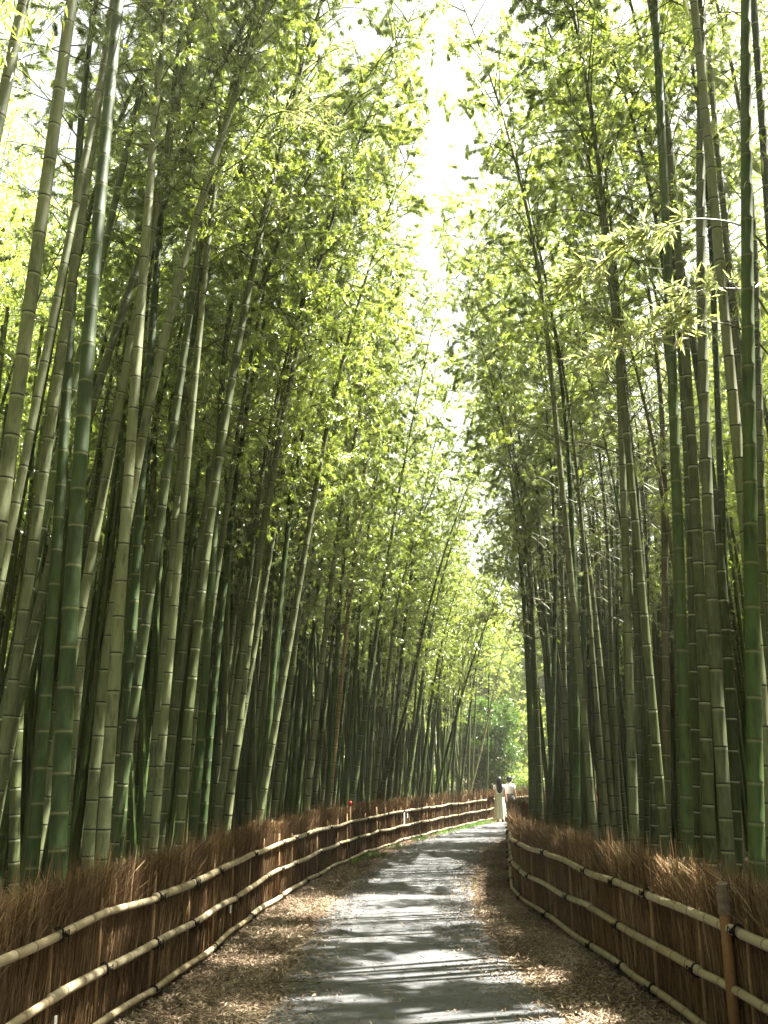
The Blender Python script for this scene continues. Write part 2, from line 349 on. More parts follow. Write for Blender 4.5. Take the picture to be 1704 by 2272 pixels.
def brush_fence(F, side, y_end, label, thick_post=None, seed=0):
    """side = +1 when the path lies on +X of the fence"""
    root = empty('brush_fence', (0, 0, 0)); tag(root, label, 'fence')
    P = smooth_line(F, .2, 6); s = np.concatenate([[0], np.cumsum(np.linalg.norm(np.diff(P, axis=0), axis=1))])
    T = np.gradient(P, s, axis=0); T /= np.linalg.norm(T, axis=1, keepdims=True)
    Nn = np.stack([T[:, 1], -T[:, 0]], 1) * side
    send = np.interp(y_end, P[:, 1], s)
    def at(q): return np.stack([np.interp(q, s, P[:, 0]), np.interp(q, s, P[:, 1])], -1), np.stack([np.interp(q, s, Nn[:, 0]), np.interp(q, s, Nn[:, 1])], -1), np.stack([np.interp(q, s, T[:, 0]), np.interp(q, s, T[:, 1])], -1)
    # packed core
    q = np.arange(0, send, .12); p, nn, tt = at(q); k = len(q)
    off = np.array([-.06, .05, .065, .05, .03, -.05, -.065]); hh = np.array([0, 0, .35, .72, .90, .90, .5])
    jit = rng.normal(0, .010, (k, 7)); hj = 1 + rng.normal(0, .012, (k, 1))
    V = np.concatenate([p[:, None, :] + nn[:, None, :] * (off[None, :, None] + jit[..., None]), np.broadcast_to(hh[None, :, None] * hj[..., None], (k, 7, 1))], -1)
    mb = MB(); i = np.arange(k - 1)[:, None] * 7; j = np.arange(7)[None, :]; j2 = (j + 1) % 7
    mb.add(V.reshape(-1, 3), np.stack([i + j, i + j2, i + 7 + j2, i + 7 + j], -1).reshape(-1, 4))
    mb.add(V[-1], [[0, 1, 2, 3], [0, 3, 4, 5], [0, 5, 6, 0]][:2])
    core = mb.build('brushwood_panel', BRUSHD, root, smooth=False)
    # twigs on the face and the splayed fringe
    mbF, mbT = MB(), MB()
    for (a0, a1, dens, wmul) in [(0, 9, 150, 1.3), (9, 17, 1150, 1.0), (17, 23, 700, 1.25), (23, 31, 330, 1.7), (31, 60, 200, 2.2)]:
        a1 = min(a1, send)
        if a1 <= a0: continue
        n = int((a1 - a0) * dens)
        for mbx, fringe in ((mbF, 0), (mbT, 1)):
            q = rng.uniform(a0, a1, n); p, nn, tt = at(q)
            clump = np.sin(q * 7.3) * .10 + np.sin(q * 2.9 + 1) * .16 + np.sin(q * 17.) * .05
            if fringe:
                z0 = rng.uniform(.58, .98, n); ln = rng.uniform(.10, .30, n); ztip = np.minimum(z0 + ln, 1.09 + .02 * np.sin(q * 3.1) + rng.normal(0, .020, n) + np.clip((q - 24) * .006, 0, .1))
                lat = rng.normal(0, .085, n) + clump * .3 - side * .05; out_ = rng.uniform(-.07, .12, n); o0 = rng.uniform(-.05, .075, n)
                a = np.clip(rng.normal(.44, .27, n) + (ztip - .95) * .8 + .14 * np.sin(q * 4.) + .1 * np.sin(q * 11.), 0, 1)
            else:
                z0 = rng.uniform(-.02, .72, n); ln = rng.uniform(.25, .6, n); ztip = z0 + ln
                lat = rng.normal(0, .035, n) + (rng.random(n) < .12) * rng.normal(0, .16, n); out_ = rng.uniform(0, .03, n); o0 = rng.uniform(.052, .085, n)
                a = np.clip(rng.normal(.34, .22, n) + .10 * np.sin(q * 4. + 2), 0, 1)
            P0 = np.concatenate([p + nn * o0[:, None], z0[:, None]], 1)
            P2 = np.concatenate([p + nn * (o0 + out_)[:, None] + tt * lat[:, None], ztip[:, None]], 1)
            P1 = (P0 + P2) / 2; P1[:, :2] -= nn * (out_ * .22)[:, None] - tt * (rng.normal(0, .012, n))[:, None]
            ribbons(mbx, P0, P1, P2, rng.uniform(.0024, .0066, n) * wmul * np.where(rng.random(n) < .05, 2.2, 1.), a)
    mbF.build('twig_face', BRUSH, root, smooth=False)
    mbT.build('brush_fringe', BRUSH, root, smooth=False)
    # posts with rope ties, then the rails in lengths
    q = np.arange(.4, send, .96) + rng.normal(0, .05, len(np.arange(.4, send, .96))); p, nn, tt = at(q)
    H = np.array([.085, .425, .775])
    rz_ = np.zeros((len(q), 3)); ro_ = np.zeros((len(q), 3))
    for li in range(3):
        rz_[:, li] = H[li] + rng.normal(0, .009, len(q)); ro_[:, li] = .122 + rng.normal(0, .009, len(q))
    nties = 0
    for k in range(len(q)):
        c = p[k]; vis = c[1] > 3.5
        mb = MB(); hp = rng.uniform(.80, .97); rp = .0135 if k % 3 else .019
        lean = rng.normal(0, .012)
        tube(mb, [(c[0] + nn[k, 0] * .088, c[1] + nn[k, 1] * .088, 0), (c[0] + nn[k, 0] * .09 + tt[k, 0] * lean, c[1] + nn[k, 1] * .09 + tt[k, 1] * lean, .5), (c[0] + nn[k, 0] * .085 + tt[k, 0] * lean * 2, c[1] + nn[k, 1] * .085 + tt[k, 1] * lean * 2, hp)], [rp, rp * .95, rp * .9], 7)
        po = mb.build('post', POSTM, root)
        if vis and nties < 96:
            for li in range(3):
                if (k + li) % 2 and rng.random() < .8: continue
                rr = .034
                ctr = np.array([c[0] + nn[k, 0] * ro_[k, li], c[1] + nn[k, 1] * ro_[k, li], rz_[k, li]])
                n3 = np.array([nn[k, 0], nn[k, 1], 0]); t3 = np.array([tt[k, 0], tt[k, 1], 0]); z3 = np.array([0, 0, 1.])
                ph = np.linspace(0, 4 * math.pi, 26)
                ring = ctr + n3 * (np.cos(ph) * (rr + .006))[:, None] + z3 * (np.sin(ph) * (rr + .006))[:, None] + t3 * (np.linspace(-.014, .014, 26) + .012 * np.sin(ph))[:, None]
                mb = MB(); tube(mb, ring, .006, 5)
                kn = ctr + n3 * (rr + .012)
                tube(mb, [kn - t3 * .022 + z3 * .008, kn + n3 * .01, kn + t3 * .022 - z3 * .006], [.006, .013, .006], 6)
                for sg in (-1, 1):
                    tube(mb, [kn, kn + t3 * sg * .03 + z3 * .028 + n3 * .012, kn + t3 * sg * (.045 + .02 * rng.random()) - z3 * (.01 + .05 * rng.random()) + n3 * .008], [.0045, .004, .003], 4)
                mb.build('rope_tie', ROPE, po); nties += 1
    for li in range(3):
        k = 0
        while k < len(q) - 1:
            e = min(k + int(rng.integers(3, 6)), len(q) - 1)
            pts = []; 
            for a in range(k, e + 1):
                b0 = np.array([p[a, 0] + nn[a, 0] * ro_[a, li], p[a, 1] + nn[a, 1] * ro_[a, li], rz_[a, li]])
                pts.append(b0)
            pts = np.array(pts); pts[0] -= unit(pts[1] - pts[0]) * .05; pts[-1] += unit(pts[-1] - pts[-2]) * .05
            seg = np.concatenate([[0], np.cumsum(np.linalg.norm(np.diff(pts, axis=0), axis=1))])
            far = p[k, 1] > 22
            st, rad, av = [0.], [.035], [0.]
            r0 = rng.uniform(.028, .034) * (.93 + .04 * li); x = rng.uniform(.08, .25)
            rows = [(0, r0, .0)]
            while x < seg[-1] - .03:
                rows += [(x - .02, r0, 0), (x - .005, r0 * 1.04, .75), (x, r0 * 1.10, .9), (x + .005, r0 * 1.04, .75), (x + .02, r0 * .985, 0)]
                x += rng.uniform(.24, .36); r0 *= .992
            rows.append((seg[-1], r0, 0)); rows = np.array(rows)
            C = np.stack([np.interp(rows[:, 0], seg, pts[:, j]) for j in range(3)], 1)
            C[:, 2] += .008 * np.sin(rows[:, 0] * 3 + li)
            mb = MB(); tube(mb, C, rows[:, 1], 8 if far else 12, 0, rows[:, 2]); mb.build('rail', RAIL, root)
            k = e
    if thick_post:
        c, nn1, tt1 = at(np.interp(thick_post, P[:, 1], s))
        b = np.array([c[0] + nn1[0] * .14, c[1] + nn1[1] * .14, 0.])
        mb = MB(); tube(mb, [b, b + (0, 0, .6), b + (0, 0, 1.02)], [.036, .036, .034], 12)
        po = mb.build('post', flat('old_post', (.17, .095, .042), .85, .1, .45, 30), root); po['label'] = 'thicker post with its top wrapped in grey paper'
        mb = MB(); hs = np.linspace(.86, 1.04, 7)
        tube(mb, [b + (rng.normal(0, .003), rng.normal(0, .003), h) for h in hs],   .040 + rng.normal(0, .003, 7), 10)
        mb.build('paper_wrap', flat('grey_wrap', (.13, .10, .07), .9, .1, .5, 20), po, smooth=False)
    return root
brush_fence(LF, 1, 49, 'long brown brushwood fence with three pale rails, curving along the left side of the path')
brush_fence(RF, -1, 45, 'brown brushwood fence on the inner side of the bend, one thick post wrapped in grey', thick_post=6.25)

# small things on the fences and the path
def slab(name, c, size, rz, mat): mb = MB(); box(mb, c, size, rz); return mb.build(name, mat, smooth=False)
WHITE = flat('white_card', (.78, .78, .76), .6, .3, .06, 9)
REDC = flat('red_tape', (.62, .035, .02), .5, .4, .1, 9)
def fence_point(F, y, side, off):
    P = smooth_line(F, .2, 6); x = np.interp(y, P[:, 1], P[:, 0]); d = (np.interp(y + .3, P[:, 1], P[:, 0]) - np.interp(y - .3, P[:, 1], P[:, 0])) / .6
    n = np.array([1, -d]) / math.hypot(1, d) * side; return x + n[0] * off, y + n[1] * off, math.atan2(1, d)
x, y, a = fence_point(LF, 24.9, 1, .20); tag(slab('paper_tag', (x, y, .60), (.085, .012, .30), a, WHITE), 'tall white card fixed to the rails far along the curving fence', 'tag')
x, y, a = fence_point(LF, 25.35, 1, .18); tag(slab('paper_tag', (x, y, .66), (.05, .01, .10), a, WHITE), 'little white slip just beyond the tall white card', 'tag')
x, y, a = fence_point(LF, 10.45, 1, .14); tag(slab('paper_tag', (x, y, .34), (.045, .008, .075), a, WHITE), 'small white label low on dark brushwood between the middle and bottom rails', 'tag')
x, y, a = fence_point(LF, 5.95, 1, .18); tag(slab('paper_tag', (x, y, .27), (.03, .008, .17), a, WHITE), 'narrow white strip hanging under the middle rail near the camera', 'tag')
for yy, hz, lb in ((19.6, 1.17, 'thin stake with wide red cap above the left brushwood'), (20.6, 1.13, 'thin stake with narrow red cap, second along the fence')):
    x, y, a = fence_point(LF, yy, 1, .12); rt = empty('marker_stake', (x, y, 0)); tag(rt, lb, 'stake', 'red tipped stakes on the fence')
    mb = MB(); tube(mb, [(0, 0, 0), (.004, 0, .6), (0, 0, hz - .1)], .012, 7); mb.build('shaft', POSTM, rt)
    mb = MB(); rr = .035 if hz > 1.15 else .02; tube(mb, [(0, 0, hz - .08), (0, 0, hz - .03), (0, 0, hz)], [rr * .7, rr * .9, rr * .7], 8); mb.build('cap', REDC, rt)
mb = MB(); tube(mb, [(-.93, 8.50, .026), (-.72, 8.53, .030), (-.52, 8.50, .026)], [.006, .005, .003], 6)
tag(mb.build('fallen_twig', flat('dead_twig', (.09, .07, .04), .8)), 'thin dark twig lying across the path edge', 'twig')
mb = MB(); box(mb, (3.02, 20.6, .55), (.07, .07, 1.1), .2); tag(mb.build('stub_post', flat('red_brown_wood', (.16, .05, .025), .8, .2, .3), smooth=False), 'short dark red-brown post at the corner behind the inner fence', 'post')

# ------------------------------------------------------------------ bamboo
NV = 12
CR = []
def crown(seed, L, bend, R0, nleaf, lw=1.0, dz=.27, branches=True):
    g = np.random.default_rng(seed); mb = MB()
    z = np.arange(.0, L * .98, dz); z = np.repeat(z, 2) + g.normal(0, .02, 2 * len(z)); nb = len(z); tt = np.clip(z / L, 0, 1)
    az = np.arange(nb) % 2 * math.pi + (np.arange(nb) // 2) * 2.2 + g.normal(0, .5, nb)
    prof = np.interp(tt, [0, .12, .35, .7, 1], [.55, .9, 1, .72, .28])
    ln = R0 * prof * g.uniform(.6, 1.25, nb); el = np.radians(g.uniform(18, 58, nb)); dr = g.uniform(.45, .95, nb)
    base = np.stack([bend * tt ** 2, 0 * z, z], 1); h = np.stack([np.cos(az), np.sin(az), 0 * az], 1)
    def pos(b, s): return base[b] + h[b] * (s * ln[b] * np.cos(el[b]))[:, None] + np.array([0, 0, 1.]) * (ln[b] * (s * np.sin(el[b]) - dr[b] * .55 * s * s))[:, None]
    NT = 7
    ts = (np.arange(NT)[None, :] + g.random((nb, NT))) / NT * .85 + .15
    tdir = unit(h[:, None, :] * .5 + g.normal(0, .75, (nb, NT, 3)) + np.array([0, 0, -.12])); tl = g.uniform(.12, .42, (nb, NT)) * (.5 + .5 * prof)[:, None]
    if branches:
        for b in range(nb):
            s = np.linspace(0, 1, 5); bb = np.full(5, b)
            tube(mb, pos(bb, s), [.011, .008, .006, .004, .002], 3, 1, caps=False)
        bb = np.repeat(np.arange(nb), NT); p0 = pos(bb, ts.ravel()); p1 = p0 + tdir.reshape(-1, 3) * tl.reshape(-1)[:, None]
        sdv = unit(np.cross(p1 - p0, g.normal(0, 1, p0.shape))) * .0025
        mb.add(np.stack([p0 - sdv, p0 + sdv, p1 + sdv * .4, p1 - sdv * .4], 1).reshape(-1, 3), np.arange(len(p0) * 4).reshape(-1, 4), 1)
    pb = ln * g.choice([.12, .6, 1.5, 2.0], nb) * np.interp(tt, [0, .15, .4, 1], [.22, .5, 1, 1]); pb /= pb.sum(); b = g.choice(nb, nleaf, p=pb); k = g.integers(0, NT, nleaf)
    uu = 1 - g.random(nleaf) ** 1.6 * .85
    P = pos(b, ts[b, k]) + tdir[b, k] * (tl[b, k] * uu)[:, None] + g.normal(0, .012, (nleaf, 3))
    D = unit(tdir[b, k] * .75 + g.normal(0, .42, (nleaf, 3)) + np.array([0, 0, -.38]))
    Nn = unit(np.array([0, 0, 1.]) + g.normal(0, .55, (nleaf, 3)))
    a = np.clip(g.normal(.42, .24, nleaf) + (g.random((nb, NT))[b, k] - .5) * .5, 0, 1)
    leaves(mb, P, D, Nn, g.uniform(.055, .105, nleaf) * lw, g.uniform(.0055, .0088, nleaf) * lw, 0, a)
    return mb.mesh('bamboo_crown', [LEAF, BRANCH], smooth=False)
for v in range(NV):
    L = [8.0, 8.8, 9.5, 7.4][v % 4]; bend = [.5, .9, 1.5, 2.0, .2, 1.1][v % 6]
    CR.append((crown(100 + v, L, bend, [1.45, 1.65, 1.85][v % 3], LEAVES_PER_CROWN, LEAF_SCALE), L, bend))

# openings in the canopy where no leaves hang between the sun and the path: (x, y, z, half width, half length)
GAPS = np.array([(.85, 17.6, 0, .70, 2.6), (.05, 12.2, 0, 1.1, .85), (.60, 9.1, 0, .95, .6), (-.3, 10.7, 0, .55, .16), (1.1, 7.2, 0, .75, .5), (-.45, 8.0, 0, .35, .12), (.3, 14.2, 0, .7, .22), (-.1, 7.0, 0, .3, .12),
    (-1.2, 11.2, 0, .45, .35), (-1.35, 9.5, 0, .35, .2), (-1.05, 13.6, 0, .4, .4), (1.75, 16.4, 0, .35, 1.6), (1.75, 11.2, 0, .3, .35), (1.6, 8.9, 0, .35, .16), (2.3, 26.2, 0, .9, .7), (2.6, 30.6, 0, 1.2, .7), (4.4, 35.8, 1.2, 1.2, 1.4), (4.5, 41.6, 4, 2.2, 2.4), (3.4, 33.2, 0, 1.0, .6),
    (-1.45, 13.6, 1.0, .25, .5), (-1.15, 16.6, 1.0, .25, .6), (2.02, 14.3, 1.05, .25, .45), (2.2, 16.3, 1.05, .3, 1.0), (2.2, 10.1, .75, .16, .9), (2.3, 6.9, .7, .16, .5), (.3, 25, .6, .5, 1.6), (1.6, 29.4, .6, .5, 1.8), (3., 33.8, .6, .5, 1.8), (-.9, 19.2, .8, .3, 1.2),
    (2.3, 7.0, 5.8, 1.15, .85), (2.4, 7.05, 5.0, 1.0, .8), (3.2, 9.7, 10.5, .8, .8), (-.95, 8.6, 8.7, .4, .4), (-1.4, 10.4, 9.6, .5, .5)])
def gap_mask(C, axis=None):
    """True for the leaf centres (world) that would stand in one of the openings"""
    d = np.array(sd)
    # the strip of open sky that the two walls of bamboo leave over the middle of the path
    xc = .10 + .054 * C[:, 1] + .12 * np.sin(C[:, 2] * 1.3 + C[:, 1] * .4) + .07 * np.sin(C[:, 2] * 3.1)
    ragged = .62 + .30 * np.sin(C[:, 2] * 2.3 + C[:, 1] * 1.1) * np.sin(C[:, 1] * 2.7 + C[:, 2]) + .75 * np.modf(np.abs(np.sin(C[:, 0] * 91.7 + C[:, 1] * 57.3 + C[:, 2] * 33.1)) * 437.)[0]
    hit = (np.abs(C[:, 0] - xc) < (.06 + .0098 * C[:, 1]) * ragged) & (C[:, 1] > 6) & (C[:, 1] < 18) & (C[:, 2] > 6.2)
    for x, y, z, a, b in GAPS:
        if axis is not None:
            ta = (axis[:, 2] - z) / d[2]
            if np.hypot(axis[:, 0] - d[0] * ta - x, axis[:, 1] - d[1] * ta - y).min() > 2.6 + max(a, b) * 1.3: continue
        t_ = (C[:, 2] - z) / d[2]; dx = C[:, 0] - d[0] * t_ - x; dy = C[:, 1] - d[1] * t_ - y
        an = np.arctan2(dy / b, dx / a); r = np.hypot(dx / a, dy / b) / 1.18 / (1 + .22 * np.sin(3 * an + x * 5) + .15 * np.sin(7 * an + y * 3) + .1 * np.sin(13 * an))
        hit |= (r < 1) & (C[:, 2] > z + .45)
    return hit
class Tree:
    """culm axis: polynomial below the crown start zc, then the crown's own curve"""
    def __init__(s, x0, y0, l, q, ly, zc, v, sc, toward):
        s.x0, s.y0, s.l, s.q, s.ly, s.zc, s.v, s.sc = x0, y0, l, q, ly, zc, v, sc
        T = unit(np.array([l + 2 * q * zc, ly, 1.])); X = np.array([toward[0], toward[1], 0.]); X = unit(X - T * X.dot(T)); Y = np.cross(T, X)
        s.M = np.stack([X, Y, T], 1); s.pc = s.low(np.array([zc]))[0]; s.top = zc + CR[v][1] * sc
    def low(s, z): return np.stack([s.l * z + s.q * z * z, s.ly * z, z], -1)
    def pos(s, z):
        L, bend = CR[s.v][1:]
        t = np.maximum(z - s.zc, 0) / s.sc
        hi = s.pc + (np.stack([bend * (t / L) ** 2, 0 * t, t], -1) * s.sc) @ s.M.T
        return np.where((z < s.zc)[:, None], s.low(z), hi)

def culm_rows(r0, zc, top, g, near):
    z = .05; rows = [(0, r0 * 1.02, .5)]; k = 0
    step0 = g.uniform(.10, .16)
    while z < top - .15:
        t = z / zc
        r = r0 * (1.02 - .30 * min(t, 1.)) if z < zc else r0 * .72 * max(.08, (1 - (z - zc) / (top - zc)) ** 1.25)
        if near: rows += [(z - .030, r, .5), (z - .013, r * 1.004, .95), (z - .005, r * 1.0, 1.), (z - .0025, r * .985, .0), (z + .0065, r * 1.05, .0), (z + .013, r * 1.0, .5)]
        else: rows += [(z - .030, r, .5), (z - .017, r, 1.), (z - .006, r, .0), (z + .010, r * 1.04, .0), (z + .018, r, .5)]
        z += min(step0 + .022 * k, .30 + .05 * g.random()); k += 1
    rows.append((top, .004, .5)); return np.array(rows)

CEN = {}
def bamboo(name_root, tr, r0, kind, near, label, group, seed, seen_crown=True):
    g = np.random.default_rng(seed)
    root = empty('bamboo', (tr.x0, tr.y0, 0)); tag(root, label, 'bamboo', group)
    rows = culm_rows(r0, tr.zc, tr.top, g, near)
    mb = MB(); tube(mb, tr.pos(rows[:, 0]), rows[:, 1], 16 if near else 9, 0, rows[:, 2], caps=False)
    mb.build('culm', MT[kind], root)
    me, hid = CR[tr.v][0], None
    if tr.v not in CEN:
        co_ = np.empty(len(me.vertices) * 3, np.float32); me.vertices.foreach_get('co', co_); co_ = co_.reshape(-1, 3)
        mi = np.empty(len(me.polygons), np.int32); me.polygons.foreach_get('material_index', mi)
        vi = np.empty(len(me.loops), np.int32); me.loops.foreach_get('vertex_index', vi); sh = np.empty(len(me.vertices), np.float32); me.attributes['shade'].data.foreach_get('value', sh)
        CEN[tr.v] = (co_, vi.reshape(-1, 4), mi, sh, co_[vi.reshape(-1, 4)].mean(1))
    co_, q_, mi, sh, cen = CEN[tr.v]
    W = cen @ (tr.M.T * tr.sc) + tr.pc + np.array([tr.x0, tr.y0, 0])
    zz = np.linspace(tr.zc, tr.top, 10); hid = gap_mask(W, tr.pos(zz) + np.array([tr.x0, tr.y0, 0])); hid &= (mi == 0) | ((np.abs(W[:, 0] - .1 - .054 * W[:, 1]) < .35) & (W[:, 1] < 18) & (W[:, 2] > 6.2))
    if hid.sum() > 12:
        m2 = MB(); qq_ = q_[~hid]; used, inv = np.unique(qq_, return_inverse=True)
        m2.add(co_[used], inv.reshape(-1, 4), 0, sh[used]); m2.M[0] = mi[~hid]; me = m2.mesh('bamboo_crown', [LEAF, BRANCH], smooth=False)
    c = obj('crown', me, root); c.location = Vector(tr.pc); c.rotation_mode = 'QUATERNION'
    c.rotation_quaternion = Matrix([list(r) for r in tr.M]).to_quaternion(); c.scale = (tr.sc,) * 3
    return root
